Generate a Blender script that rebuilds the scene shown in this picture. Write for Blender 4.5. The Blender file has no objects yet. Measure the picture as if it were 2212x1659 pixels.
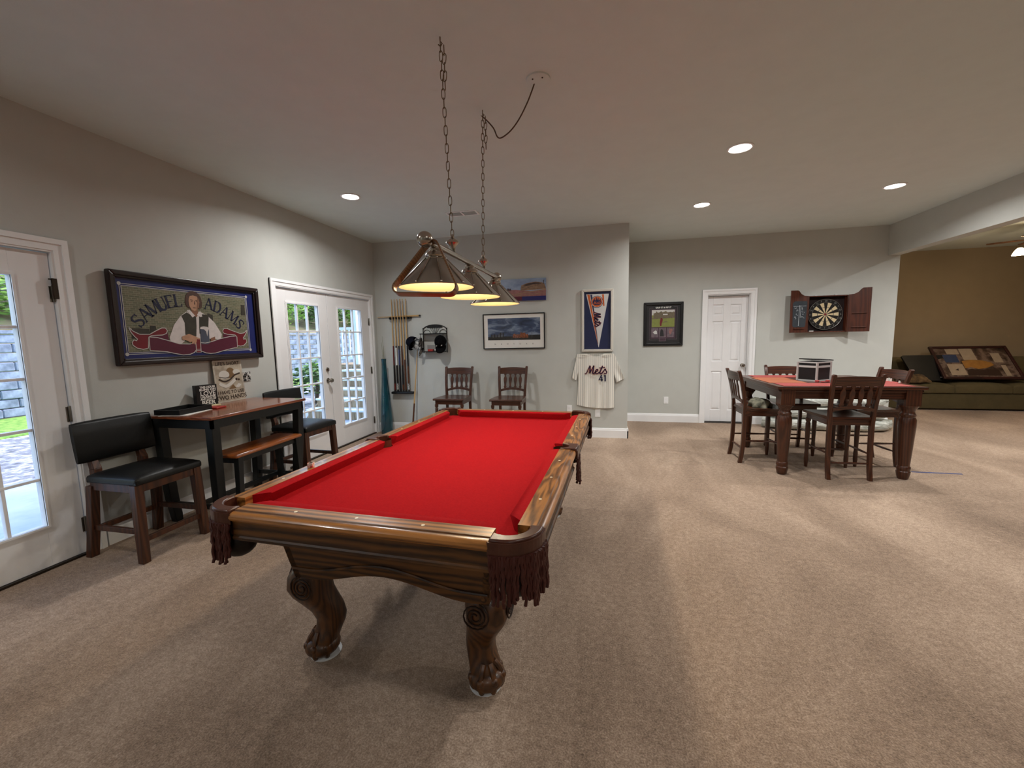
import bpy, bmesh, math, random
from mathutils import Vector, Matrix
random.seed(7)
PI = math.pi
scene = bpy.context.scene
COL = scene.collection

# ---------------------------------------------------------------- camera
def make_camera():
    pitch, roll, yaw = (math.radians(a) for a in (6.35, -1.175, -12.987))
    fw = Vector((math.sin(yaw)*math.cos(pitch), math.cos(yaw)*math.cos(pitch), -math.sin(pitch)))
    rt = Vector((math.cos(yaw), -math.sin(yaw), 0)); up = rt.cross(fw)
    r2 = rt*math.cos(roll) + up*math.sin(roll); u2 = -rt*math.sin(roll) + up*math.cos(roll)
    cam = bpy.data.cameras.new('camera'); ob = bpy.data.objects.new('camera', cam); COL.objects.link(ob)
    m = Matrix((r2, u2, -fw)).transposed().to_4x4(); m.translation = Vector((0, 0, 1.428))
    ob.matrix_world = m
    cam.sensor_fit = 'HORIZONTAL'; cam.sensor_width = 36; cam.lens = 895.7*36/2212
    cam.clip_start = .05; cam.clip_end = 200
    scene.camera = ob
make_camera()

# ---------------------------------------------------------------- world, exposure, light levels
vs = scene.view_settings
vs.view_transform = 'Standard'; vs.look = 'None'; vs.gamma = 1.0; vs.exposure = 0.55; vs.use_curve_mapping = False
world = bpy.data.worlds.new('overcast_sky'); scene.world = world; world.use_nodes = True
wn = world.node_tree; wn.nodes.clear()
sky = wn.nodes.new('ShaderNodeTexSky'); sky.sky_type = 'NISHITA'; sky.sun_disc = False
sky.sun_elevation = math.radians(50); sky.sun_rotation = math.radians(40); sky.air_density = 1.2; sky.dust_density = 2.5
bg = wn.nodes.new('ShaderNodeBackground'); bg.inputs['Strength'].default_value = 0.55
wo = wn.nodes.new('ShaderNodeOutputWorld')
wn.links.new(sky.outputs[0], bg.inputs[0]); wn.links.new(bg.outputs[0], wo.inputs[0])
CAN_W = 18.5        # recessed ceiling lamp
POOL_W = 8.2       # each bulb of the pool table lamp
FAN_W = 7.0        # each bulb of the ceiling fan light
CEIL = 2.908
CANS = [(-2.581, 3.976), (1.033, 3.845), (1.054, 5.343), (2.885, 5.252)]           # in view
CANS_OFF = [(2.9, 2.2, 14, 'before the game table'), (5.0, 5.3, 40, 'in the side room beyond the beam'), (5.0, 2.2, 12, 'in the near part of the side room'), (1.0, .4, 5, 'fill added above the camera'), (-2.58, .6, 6, 'fill added before the near left door'), (1.0, -2.6, 16, 'behind the camera on the right'), (-2.58, -2.6, 14, 'behind the camera by the rear window')]  # out of view; the two nearest the camera are added as ambient fill

# ---------------------------------------------------------------- materials
MATS = {}
def lin(c):
    c = c/255.0
    return c/12.92 if c <= .04045 else ((c+.055)/1.055)**2.4
def rgb(r, g, b): return (lin(r), lin(g), lin(b), 1)
def _new(name):
    m = bpy.data.materials.new(name); m.use_nodes = True
    nt = m.node_tree; bs = nt.nodes['Principled BSDF']; MATS[name] = m
    return m, nt, bs
def coords(nt, scale=(1, 1, 1), rot=(0, 0, 0), kind='Object'):
    tc = nt.nodes.new('ShaderNodeTexCoord'); mp = nt.nodes.new('ShaderNodeMapping')
    mp.inputs['Scale'].default_value = scale; mp.inputs['Rotation'].default_value = rot
    nt.links.new(tc.outputs[kind], mp.inputs[0]); return mp.outputs[0]
def noise(nt, vec, scale, detail=4, rough=.55, dist=0):
    n = nt.nodes.new('ShaderNodeTexNoise'); n.inputs['Scale'].default_value = scale; n.inputs['Detail'].default_value = detail
    n.inputs['Roughness'].default_value = rough; n.inputs['Distortion'].default_value = dist
    nt.links.new(vec, n.inputs['Vector']); return n.outputs['Fac']
def ramp(nt, fac, stops):
    r = nt.nodes.new('ShaderNodeValToRGB'); e = r.color_ramp.elements
    while len(e) < len(stops): e.new(.5)
    for el, (p, c) in zip(e, stops): el.position = p; el.color = c
    nt.links.new(fac, r.inputs[0]); return r.outputs[0]
def bump(nt, bs, h, strength, dist=.01):
    b = nt.nodes.new('ShaderNodeBump'); b.inputs['Strength'].default_value = strength; b.inputs['Distance'].default_value = dist
    nt.links.new(h, b.inputs['Height']); nt.links.new(b.outputs[0], bs.inputs['Normal'])
def plain(name, c, rough=.5, metal=0, spec=.5, var=.06, vscale=6, bmp=0, bscale=80, emit=None, es=0, trans=0, ior=1.45, sheen=0):
    m, nt, bs = _new(name)
    v = coords(nt); n = noise(nt, v, vscale)
    lo = tuple(x*(1-var) for x in c[:3])+(1,); hi = tuple(min(1, x*(1+var)) for x in c[:3])+(1,)
    nt.links.new(ramp(nt, n, [(.3, lo), (.7, hi)]), bs.inputs['Base Color'])
    bs.inputs['Roughness'].default_value = rough; bs.inputs['Metallic'].default_value = metal
    bs.inputs['Specular IOR Level'].default_value = spec; bs.inputs['IOR'].default_value = ior
    bs.inputs['Transmission Weight'].default_value = trans; bs.inputs['Sheen Weight'].default_value = sheen
    if bmp: bump(nt, bs, noise(nt, v, bscale, 3), bmp, .004)
    if emit: bs.inputs['Emission Color'].default_value = emit; bs.inputs['Emission Strength'].default_value = es
    return m
def wood(name, dark, light, axis='X', sc=9, rough=.35, contrast=1.0, ring=1.0, coat=0.0):
    m, nt, bs = _new(name)
    st = {'X': (.12, 1, 1), 'Y': (1, .12, 1), 'Z': (1, 1, .12)}[axis]
    v = coords(nt, tuple(s*sc for s in st))
    d = noise(nt, v, .55, 3, .5)
    mx = nt.nodes.new('ShaderNodeVectorMath'); mx.operation = 'MULTIPLY_ADD'
    sep = nt.nodes.new('ShaderNodeCombineXYZ')
    for i in range(3): nt.links.new(d, sep.inputs[i])
    nt.links.new(sep.outputs[0], mx.inputs[0]); mx.inputs[1].default_value = (2.4*ring,)*3; nt.links.new(v, mx.inputs[2])
    w = nt.nodes.new('ShaderNodeTexWave'); w.wave_type = 'RINGS'; w.rings_direction = axis
    w.inputs['Scale'].default_value = .9; w.inputs['Distortion'].default_value = 3.2*ring
    w.inputs['Detail'].default_value = 3; w.inputs['Detail Scale'].default_value = 1.2
    nt.links.new(mx.outputs[0], w.inputs['Vector'])
    f = noise(nt, v, 14, 5, .6)
    a = nt.nodes.new('ShaderNodeMath'); a.operation = 'MULTIPLY_ADD'; a.inputs[1].default_value = .45; nt.links.new(f, a.inputs[0])
    b = nt.nodes.new('ShaderNodeMath'); b.operation = 'MULTIPLY'; b.inputs[1].default_value = .6; nt.links.new(w.outputs['Fac'], b.inputs[0])
    nt.links.new(b.outputs[0], a.inputs[2])
    k = .32/contrast
    nt.links.new(ramp(nt, a.outputs[0], [(.5-k, dark), (.5+k, light)]), bs.inputs['Base Color'])
    bs.inputs['Roughness'].default_value = rough
    bs.inputs['Coat Weight'].default_value = coat; bs.inputs['Coat Roughness'].default_value = .12
    bump(nt, bs, a.outputs[0], .12, .002)
    return m
def carpet_mat():
    m, nt, bs = _new('tan_carpet')
    v = coords(nt)
    big = noise(nt, coords(nt, (.9, .45, 1), (0, 0, .5)), 1.4, 5, .6, .6)
    fine = noise(nt, v, 150, 3, .7)
    mid = noise(nt, v, 36, 3, .6)
    a = nt.nodes.new('ShaderNodeMath'); a.operation = 'MULTIPLY_ADD'; a.inputs[1].default_value = .46; nt.links.new(fine, a.inputs[0])
    b = nt.nodes.new('ShaderNodeMath'); b.operation = 'MULTIPLY_ADD'; b.inputs[1].default_value = .20; nt.links.new(mid, b.inputs[0])
    c = nt.nodes.new('ShaderNodeMath'); c.operation = 'MULTIPLY'; c.inputs[1].default_value = .34; nt.links.new(big, c.inputs[0])
    nt.links.new(c.outputs[0], b.inputs[2]); nt.links.new(b.outputs[0], a.inputs[2])
    nt.links.new(ramp(nt, a.outputs[0], [(.34, rgb(90, 73, 60)), (.5, rgb(158, 135, 115)), (.66, rgb(212, 188, 166))]), bs.inputs['Base Color'])
    bs.inputs['Roughness'].default_value = .95; bs.inputs['Specular IOR Level'].default_value = .1
    bs.inputs['Sheen Weight'].default_value = .15
    bump(nt, bs, a.outputs[0], .75, .012); return m
def glass_mat(name, tint=(1, 1, 1, 1), clear=.92):
    m, nt, bs = _new(name); nt.nodes.remove(bs)
    out = nt.nodes['Material Output']
    tr = nt.nodes.new('ShaderNodeBsdfTransparent'); tr.inputs[0].default_value = tint
    gl = nt.nodes.new('ShaderNodeBsdfGlossy'); gl.inputs['Roughness'].default_value = .02
    fr = nt.nodes.new('ShaderNodeFresnel'); fr.inputs['IOR'].default_value = 1.45
    mx = nt.nodes.new('ShaderNodeMixShader')
    ge = nt.nodes.new('ShaderNodeNewGeometry'); fk = nt.nodes.new('ShaderNodeMath'); fk.operation = 'SUBTRACT'; fk.inputs[0].default_value = 1
    ml = nt.nodes.new('ShaderNodeMath'); ml.operation = 'MULTIPLY'
    nt.links.new(ge.outputs['Backfacing'], fk.inputs[1]); nt.links.new(fk.outputs[0], ml.inputs[0]); nt.links.new(fr.outputs[0], ml.inputs[1])
    nt.links.new(ml.outputs[0], mx.inputs[0]); nt.links.new(tr.outputs[0], mx.inputs[1]); nt.links.new(gl.outputs[0], mx.inputs[2])
    nt.links.new(mx.outputs[0], out.inputs[0]); return m
def bands(name, stops, axis='X', scale=10, rough=.6, distort=0):
    m, nt, bs = _new(name); v = coords(nt)
    w = nt.nodes.new('ShaderNodeTexWave'); w.wave_type = 'BANDS'; w.bands_direction = axis
    w.inputs['Scale'].default_value = scale; w.inputs['Distortion'].default_value = distort; w.inputs['Detail'].default_value = 1
    nt.links.new(v, w.inputs['Vector'])
    nt.links.new(ramp(nt, w.outputs['Fac'], stops), bs.inputs['Base Color']); bs.inputs['Roughness'].default_value = rough
    return m
def mottled(name, stops, scale=6, rough=.6, stretch=(1, 1, 1), detail=5, dist=0, bmp=0, emit=0, coat=0):
    m, nt, bs = _new(name); v = coords(nt, stretch)
    n = noise(nt, v, scale, detail, .6, dist)
    c = ramp(nt, n, stops)
    nt.links.new(c, bs.inputs['Base Color']); bs.inputs['Roughness'].default_value = rough
    bs.inputs['Coat Weight'].default_value = coat; bs.inputs['Coat Roughness'].default_value = .03
    if bmp: bump(nt, bs, n, bmp, .01)
    if emit: nt.links.new(c, bs.inputs['Emission Color']); bs.inputs['Emission Strength'].default_value = emit
    return m

carpet_mat()
plain('wall_paint', rgb(196, 198, 193), .85, var=.02, bmp=.15, bscale=220)
plain('wall_brown', rgb(146, 130, 106), .85, var=.03, bmp=.15, bscale=220)
plain('ceiling_paint', rgb(214, 224, 222), .95, var=.02, bmp=.25, bscale=160)
plain('trim_white', rgb(242, 243, 244), .45, var=.015)
plain('door_white', rgb(238, 238, 239), .5, var=.015, bmp=.03, bscale=40)
plain('hinge_nickel', rgb(120, 116, 108), .35, metal=1)
plain('dark_bronze', rgb(60, 52, 44), .45, metal=.8)
glass_mat('door_glass')
glass_mat('picture_glass')
mottled('red_felt', [(.3, rgb(154, 15, 24)), (.7, rgb(168, 22, 29))], 140, .95, bmp=.15)
MATS['red_felt'].node_tree.nodes['Principled BSDF'].inputs['Specular IOR Level'].default_value = .08
wood('oak_x', rgb(92, 56, 23), rgb(176, 118, 58), 'X', 17, .3, 1.0, 1.0, .35)
wood('oak_y', rgb(92, 56, 23), rgb(176, 118, 58), 'Y', 17, .3, 1.0, 1.0, .35)
wood('oak_apron', rgb(42, 23, 8), rgb(104, 66, 27), 'X', 15, .5, 1.0, 1.3, 0)  # rail oak darkened, shade on boards and panels below put into the colour
wood('oak_shaded_y', rgb(42, 23, 8), rgb(104, 66, 27), 'Y', 15, .5, 1.0, 1.3, 0)
wood('oak_leg', rgb(50, 28, 11), rgb(100, 61, 27), 'Z', 16, .38, .8, .9, .15)
plain('carving_groove', rgb(40, 22, 10), .6)
plain('pocket_leather', rgb(78, 44, 32), .28, var=.25, vscale=20, bmp=.1)
plain('fringe_leather', rgb(70, 28, 20), .55, var=.2, vscale=30)
plain('bag_leather', rgb(26, 16, 12), .5)
plain('ivory', rgb(236, 228, 206), .35)
plain('nickel', rgb(176, 168, 158), .24, metal=1, var=.05)
plain('nickel_shade', rgb(158, 150, 140), .42, metal=.5, var=.06)
plain('shade_liner', rgb(172, 154, 108), .6, var=.01, emit=rgb(255, 205, 110), es=.0)
plain('bulb_glow', rgb(255, 240, 210), .4, var=0, emit=rgb(255, 214, 140), es=6)
plain('can_glow', rgb(255, 255, 255), .4, var=0, emit=rgb(255, 246, 236), es=14)
plain('fan_glow', rgb(255, 240, 220), .4, var=0, emit=rgb(255, 222, 170), es=7)
plain('brass_chain', rgb(122, 104, 80), .35, metal=1)
wood('rack_wood', rgb(100, 66, 38), rgb(146, 104, 66), 'X', 30, .35, .7, .5, .4)
plain('cord_brown', rgb(92, 72, 56), .6)
wood('mahogany', rgb(46, 22, 12), rgb(86, 45, 24), 'Z', 18, .35, .6, .5, .25)
wood('mahogany_x', rgb(40, 18, 10), rgb(86, 45, 24), 'X', 18, .32, .8, .5, .3)
wood('stool_wood', rgb(46, 23, 13), rgb(84, 46, 25), 'Z', 18, .45, .8, .4, .1)
wood('cherry_top', rgb(104, 48, 24), rgb(152, 84, 50), 'Y', 10, .22, .7, .6, .5)
wood('bench_top', rgb(104, 52, 20), rgb(158, 88, 38), 'Y', 10, .28, .8, .6, .4)
plain('black_paint', rgb(20, 24, 26), .42, var=.15)
plain('black_leather', rgb(17, 18, 18), .42, spec=.35, var=.2, vscale=9, bmp=.12, bscale=120)
plain('black_satin', rgb(14, 14, 15), .4)
plain('white_print', rgb(232, 232, 226), .6, var=.01)
plain('white_paper', rgb(236, 233, 226), .7, var=.02)
plain('cream', rgb(222, 208, 166), .6, var=.03)
plain('red_lacquer', rgb(168, 42, 36), .4)
# ---------------------------------------------------------------- mesh helpers
def mat(m): return MATS[m] if isinstance(m, str) else m
class MB:
    def __init__(s): s.v = []; s.f = []
    def add(s, vs, fs, M=None):
        o = len(s.v)
        for p in vs:
            p = Vector(p); s.v.append(tuple(M @ p) if M is not None else tuple(p))
        s.f += [tuple(i+o for i in f) for f in fs]; return s
    def box(s, x0, x1, y0, y1, z0, z1, M=None):
        vs = [(x, y, z) for z in (z0, z1) for y in (y0, y1) for x in (x0, x1)]
        return s.add(vs, [(0, 2, 3, 1), (4, 5, 7, 6), (0, 1, 5, 4), (2, 6, 7, 3), (0, 4, 6, 2), (1, 3, 7, 5)], M)
    def loft(s, rings, caps=True, close=True, M=None):
        n = len(rings[0]); vs = [p for r in rings for p in r]; fs = []
        for i in range(len(rings)-1):
            for j in range(n if close else n-1):
                k = (j+1) % n
                fs.append((i*n+j, i*n+k, (i+1)*n+k, (i+1)*n+j))
        if caps: fs.append(tuple(range(n))[::-1]); fs.append(tuple(range((len(rings)-1)*n, len(rings)*n)))
        return s.add(vs, fs, M)
    def lathe(s, prof, n=24, M=None, caps=True, sx=1, sy=1):
        rings = [[(r*math.cos(2*PI*j/n)*sx, r*math.sin(2*PI*j/n)*sy, z) for j in range(n)] for r, z in prof]
        return s.loft(rings, caps, True, M)
    def prism(s, pts, z0, z1, M=None):          # polygon in xy, extruded in z
        n = len(pts); vs = [(x, y, z0) for x, y in pts]+[(x, y, z1) for x, y in pts]
        fs = [tuple(range(n))[::-1], tuple(range(n, 2*n))]+[(i, (i+1) % n, n+(i+1) % n, n+i) for i in range(n)]
        return s.add(vs, fs, M)
    def slab(s, pts, y0, y1, M=None):           # polygon in xz, extruded in y
        n = len(pts); vs = [(x, y0, z) for x, z in pts]+[(x, y1, z) for x, z in pts]
        fs = [tuple(range(n)), tuple(range(n, 2*n))[::-1]]+[((i+1) % n, i, n+i, n+(i+1) % n) for i in range(n)]
        return s.add(vs, fs, M)
    def tube(s, pts, r, n=8, M=None, closed=False, flat=1.0):
        P = [Vector(p) for p in pts]; m = len(P); rings = []
        up = Vector((0, 0, 1)); prev = None
        for i in range(m):
            if closed: t = P[(i+1) % m]-P[i-1]
            else: t = P[min(i+1, m-1)]-P[max(i-1, 0)]
            t.normalize()
            if prev is None:
                a = up if abs(t.z) < .9 else Vector((1, 0, 0))
                nx = t.cross(a).normalized()
            else:
                nx = (prev-t*prev.dot(t)).normalized()
            prev = nx; ny = t.cross(nx); rr = r[i] if isinstance(r, (list, tuple)) else r
            rings.append([tuple(P[i]+nx*rr*math.cos(2*PI*j/n)+ny*rr*flat*math.sin(2*PI*j/n)) for j in range(n)])
        if closed: rings.append(rings[0]); return s.loft(rings, False, True, M)
        return s.loft(rings, True, True, M)
    def sphere(s, c, r, n=16, m=10, sc=(1, 1, 1), M=None):
        prof = [(max(1e-4, r*math.sin(PI*i/m)), -r*math.cos(PI*i/m)) for i in range(m+1)]
        T = Matrix.Translation(Vector(c)) @ Matrix.Diagonal((*sc, 1))
        return s.lathe(prof, n, (M @ T) if M is not None else T)
    def build(s, name, m, parent=None, smooth=True, bevel=0, ang=38, sub=0):
        me = bpy.data.meshes.new(name); me.from_pydata(s.v, [], s.f); me.update()
        me.materials.append(mat(m))
        bm = bmesh.new(); bm.from_mesh(me); bmesh.ops.recalc_face_normals(bm, faces=bm.faces); bm.to_mesh(me); bm.free()
        if smooth:
            for p in me.polygons: p.use_smooth = True
            me.set_sharp_from_angle(angle=math.radians(ang))
        ob = bpy.data.objects.new(name, me); COL.objects.link(ob)
        if parent: ob.parent = parent
        if bevel:
            b = ob.modifiers.new('bevel', 'BEVEL'); b.width = bevel; b.segments = 2; b.limit_method = 'ANGLE'; b.angle_limit = math.radians(40)
        if sub:
            b = ob.modifiers.new('sub', 'SUBSURF'); b.levels = sub; b.render_levels = sub
        return ob
def obj_of(name, me, parent=None, loc=(0, 0, 0), rot=(0, 0, 0), scale=(1, 1, 1)):
    ob = bpy.data.objects.new(name, me); COL.objects.link(ob); ob.location = loc; ob.rotation_euler = rot; ob.scale = scale
    if parent: ob.parent = parent
    return ob
def tag(o, label=None, cat=None, group=None, kind=None):
    if label: o['label'] = label
    if cat: o['category'] = cat
    if group: o['group'] = group
    if kind: o['kind'] = kind
    return o
def thing(name, label, cat, loc=(0, 0, 0), rz=0, group=None):
    o = bpy.data.objects.new(name, None); o.empty_display_size = .1; COL.objects.link(o)
    o.location = loc; o.rotation_euler = (0, 0, math.radians(rz)); return tag(o, label, cat, group)
def group_root(name, loc=(0, 0, 0), rz=0, label=None):
    o = bpy.data.objects.new(name, None); o.empty_display_size = .1; COL.objects.link(o)
    o.location = loc; o.rotation_euler = (0, 0, math.radians(rz)); return tag(o, label, None, None, 'structure')
def copy_tree(o, parent=None, loc=None, rz=None, label=None):
    c = o.copy(); COL.objects.link(c)
    if parent: c.parent = parent
    if loc is not None: c.location = loc
    if rz is not None: c.rotation_euler = (0, 0, math.radians(rz))
    if label: c['label'] = label
    for ch in list(o.children):
        copy_tree(ch, c)
    return c
def struct(name, mb, m, parent=None, label=None, **k):
    o = mb.build(name, m, parent, **k)
    if not parent: tag(o, label, None, None, 'structure')
    return o
def arc(cx, cy, r, a0, a1, n=8, ry=None):
    ry = ry or r
    return [(cx+r*math.cos(math.radians(a0+(a1-a0)*i/n)), cy+ry*math.sin(math.radians(a0+(a1-a0)*i/n))) for i in range(n+1)]
def ribbon(pts, w):                     # outline polygon of a stroke
    L, R_ = [], []
    for i, (x, y) in enumerate(pts):
        x0, y0 = pts[max(i-1, 0)]; x1, y1 = pts[min(i+1, len(pts)-1)]
        dx, dy = x1-x0, y1-y0; d = math.hypot(dx, dy) or 1
        ww = (w[i] if isinstance(w, (list, tuple)) else w)/2
        L.append((x-dy/d*ww, y+dx/d*ww)); R_.append((x+dy/d*ww, y-dx/d*ww))
    return L+R_[::-1]
def strip_slab(mb, pts, w, y0, y1, M=None):     # stroke in xz built of quads, extruded in y
    n = len(pts); o = ribbon(pts, w); Lp = o[:n]; Rp = o[n:][::-1]
    for i in range(n-1):
        mb.slab([Lp[i], Lp[i+1], Rp[i+1], Rp[i]], y0, y1, M)
def smooth_path(pts, n=6):              # Catmull-Rom, any dimension
    out = []
    P = [pts[0]]+list(pts)+[pts[-1]]
    for i in range(1, len(P)-2):
        for k in range(n):
            t = k/n; a, b, c, d = P[i-1], P[i], P[i+1], P[i+2]
            out.append(tuple(.5*((2*b[j])+(-a[j]+c[j])*t+(2*a[j]-5*b[j]+4*c[j]-d[j])*t*t+(-a[j]+3*b[j]-3*c[j]+d[j])*t**3) for j in range(len(b))))
    out.append(tuple(pts[-1])); return out
_text_cache = {}
def text_verts(body, size, shear=0, bold=0, align='CENTER', sx=1):
    key = (body, size, shear, bold, align, sx)
    if key not in _text_cache:
        cu = bpy.data.curves.new('t', 'FONT'); cu.body = body; cu.size = size; cu.align_x = align; cu.shear = shear; cu.offset = bold
        cu.resolution_u = 3
        ob = bpy.data.objects.new('t', cu); COL.objects.link(ob)
        dg = bpy.context.evaluated_depsgraph_get(); dg.update()
        me = bpy.data.meshes.new_from_object(ob.evaluated_get(dg))
        _text_cache[key] = ([(v.co.x*sx, v.co.y) for v in me.vertices], [tuple(p.vertices) for p in me.polygons])
        bpy.data.objects.remove(ob); bpy.data.meshes.remove(me); bpy.data.curves.remove(cu)
    return _text_cache[key]
def text_on(mb, body, size, x, z, y, rot=0, **k):       # text lying in the xz plane facing -y
    vs, fs = text_verts(body, size, **k); c, s_ = math.cos(math.radians(rot)), math.sin(math.radians(rot))
    mb.add([(x+a*c-b*s_, y, z+a*s_+b*c) for a, b in vs], fs); return mb
# decals: flat shapes a fraction of a millimetre to a few millimetres thick, in the xz plane, facing -y
def decal(parent, name, pts, m, y, th=.0008):
    return MB().slab(pts, y-th, y).build(name, m, parent, smooth=False)
def frame_bars(mb, w, h, fw, y0, y1, z=0):      # mitred picture frame, centred in x, bottom at z
    a, b = w/2, w/2-fw
    for pts in ([(-a, z), (a, z), (b, z+fw), (-b, z+fw)], [(-b, z+h-fw), (b, z+h-fw), (a, z+h), (-a, z+h)],
                [(-a, z), (-b, z+fw), (-b, z+h-fw), (-a, z+h)], [(b, z+fw), (a, z), (a, z+h), (b, z+h-fw)]):
        mb.slab(pts, y0, y1)
    return mb
# ---------------------------------------------------------------- room shell
XL, YB, Y2, XE, XR, XR2, HB = -3.503, 5.891, 7.118, .277, 3.892, 4.044, 2.484
YREAR, YFAR, XFAR = -5.5, 9.62, 8.6
struct('floor', MB().box(XL-.02, XFAR, YREAR, YFAR, -.12, 0), 'tan_carpet', label='tan cut pile wall to wall carpet')
struct('ceiling', MB().box(XL-.2, XFAR+.15, YREAR-.15, YFAR+.15, CEIL, CEIL+.15), 'ceiling_paint', label='flat painted ceiling')
def wall_with_openings(name, axis, at, thick, a0, a1, h, opens, m):
    mb = MB()
    def b(p0, p1, z0, z1):
        if p1-p0 < 1e-4 or z1-z0 < 1e-4: return
        if axis == 'x': mb.box(min(at, at+thick), max(at, at+thick), p0, p1, z0, z1)
        else: mb.box(p0, p1, min(at, at+thick), max(at, at+thick), z0, z1)
    cur = a0
    for (o0, o1, z0, z1) in sorted(opens):
        b(cur, o0, 0, h); b(o0, o1, 0, z0); b(o0, o1, z1, h); cur = o1
    b(cur, a1, 0, h)
    return struct(name, mb, m, smooth=False)
wall_with_openings('wall_left', 'x', XL, -.16, YREAR, YB+.1, CEIL,
                   [(1.10, 2.03, 0, 2.05), (3.868, 5.712, 0, 2.05), (-4.85, -3.55, 1.05, 2.35)], 'wall_paint')
struct('wall_back', MB().box(XL-.16, XE, YB, Y2+.13, 0, CEIL), 'wall_paint', smooth=False)
wall_with_openings('wall_alcove', 'y', Y2, .13, XE, XR2, CEIL, [(1.53, 2.145, 0, 2.035)], 'wall_paint')
struct('wall_side_room', MB().box(XR2-.13, XR2, Y2+.13, YFAR, 0, CEIL), 'wall_brown', smooth=False)
struct('wall_far', MB().box(XR2-.13, XFAR+.15, YFAR, YFAR+.15, 0, CEIL), 'wall_brown', smooth=False)
struct('wall_right', MB().box(XFAR, XFAR+.15, YREAR, YFAR, 0, CEIL), 'wall_brown', smooth=False)
struct('wall_rear', MB().box(XL-.16, XFAR+.15, YREAR-.15, YREAR, 0, CEIL), 'wall_paint', smooth=False)
struct('wall_beam', MB().box(XR, XR2, YREAR, Y2, HB, CEIL), 'wall_paint', smooth=False, label='dropped header beam over the opening to the side room')
struct('wall_closet', MB().box(1.0, 2.7, Y2+.9, Y2+1.0, 0, CEIL), 'wall_paint', smooth=False)

def baseboard(name, a, b, axis, at, sgn):
    prof = [(0, 0), (.016, 0), (.016, .105), (.011, .118), (.009, .13), (.004, .138), (0, .138)]
    mb = MB(); rings = []
    for t in (a, b):
        rings.append([((at+sgn*d, t, z) if axis == 'x' else (t, at+sgn*d, z)) for d, z in prof])
    struct(name, mb.loft(rings), 'trim_white', smooth=False)
baseboard('baseboard_left', 2.118, 3.795, 'x', XL, 1)
baseboard('baseboard_left', 5.785, YB, 'x', XL, 1)
baseboard('baseboard_left', YREAR, 1.015, 'x', XL, 1)
baseboard('baseboard_back', XL, XE+.016, 'y', YB, -1)
baseboard('baseboard_return', YB-.016, Y2, 'x', XE, 1)
baseboard('baseboard_alcove', XE, 1.455, 'y', Y2, -1)
baseboard('baseboard_alcove', 2.226, XR2, 'y', Y2, -1)
baseboard('baseboard_far', XR2, XFAR, 'y', YFAR, -1)

def casing(name, w_in, h_in, fw, rz, loc):      # stepped door casing, centred, facing -y
    r = group_root(name, loc, rz)
    mb = MB(); a, b = w_in/2, w_in/2+fw; H = h_in
    for k, (i0, i1, d) in enumerate(((0, 1, .013), (.12, .9, .018), (.62, 1, .026))):
        p, q = a+fw*i0, a+fw*i1; zp, zq = H+fw*i0, H+fw*i1
        mb.slab([(-q, 0), (-p, 0), (-p, zp), (-q, zq)], -d, 0)
        mb.slab([(p, 0), (q, 0), (q, zq), (p, zp)], -d, 0)
        mb.slab([(-q, zq), (-p, zp), (p, zp), (q, zq)], -d, 0)
    mb.build('casing_boards', 'trim_white', r, smooth=False)
    return r
def jamb(parent, w, h, depth, th=.02):
    mb = MB().box(-w/2-th, -w/2, 0, depth, 0, h+th).box(w/2, w/2+th, 0, depth, 0, h+th).box(-w/2, w/2, 0, depth, h, h+th)
    return mb.build('jamb', 'trim_white', parent, smooth=False)
c1 = casing('trim_1', .905, 2.037, .085, 90, (XL, 1.565, 0)); jamb(c1, .905, 2.036, .16, .012)
c2 = casing('trim_2', 1.82, 2.037, .078, 90, (XL, 4.79, 0)); jamb(c2, 1.82, 2.036, .16, .012)
c3 = casing('trim_3', .615, 2.03, .080, 0, (1.8375, Y2, 0)); jamb(c3, .602, 2.02, .13, .006)

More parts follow.
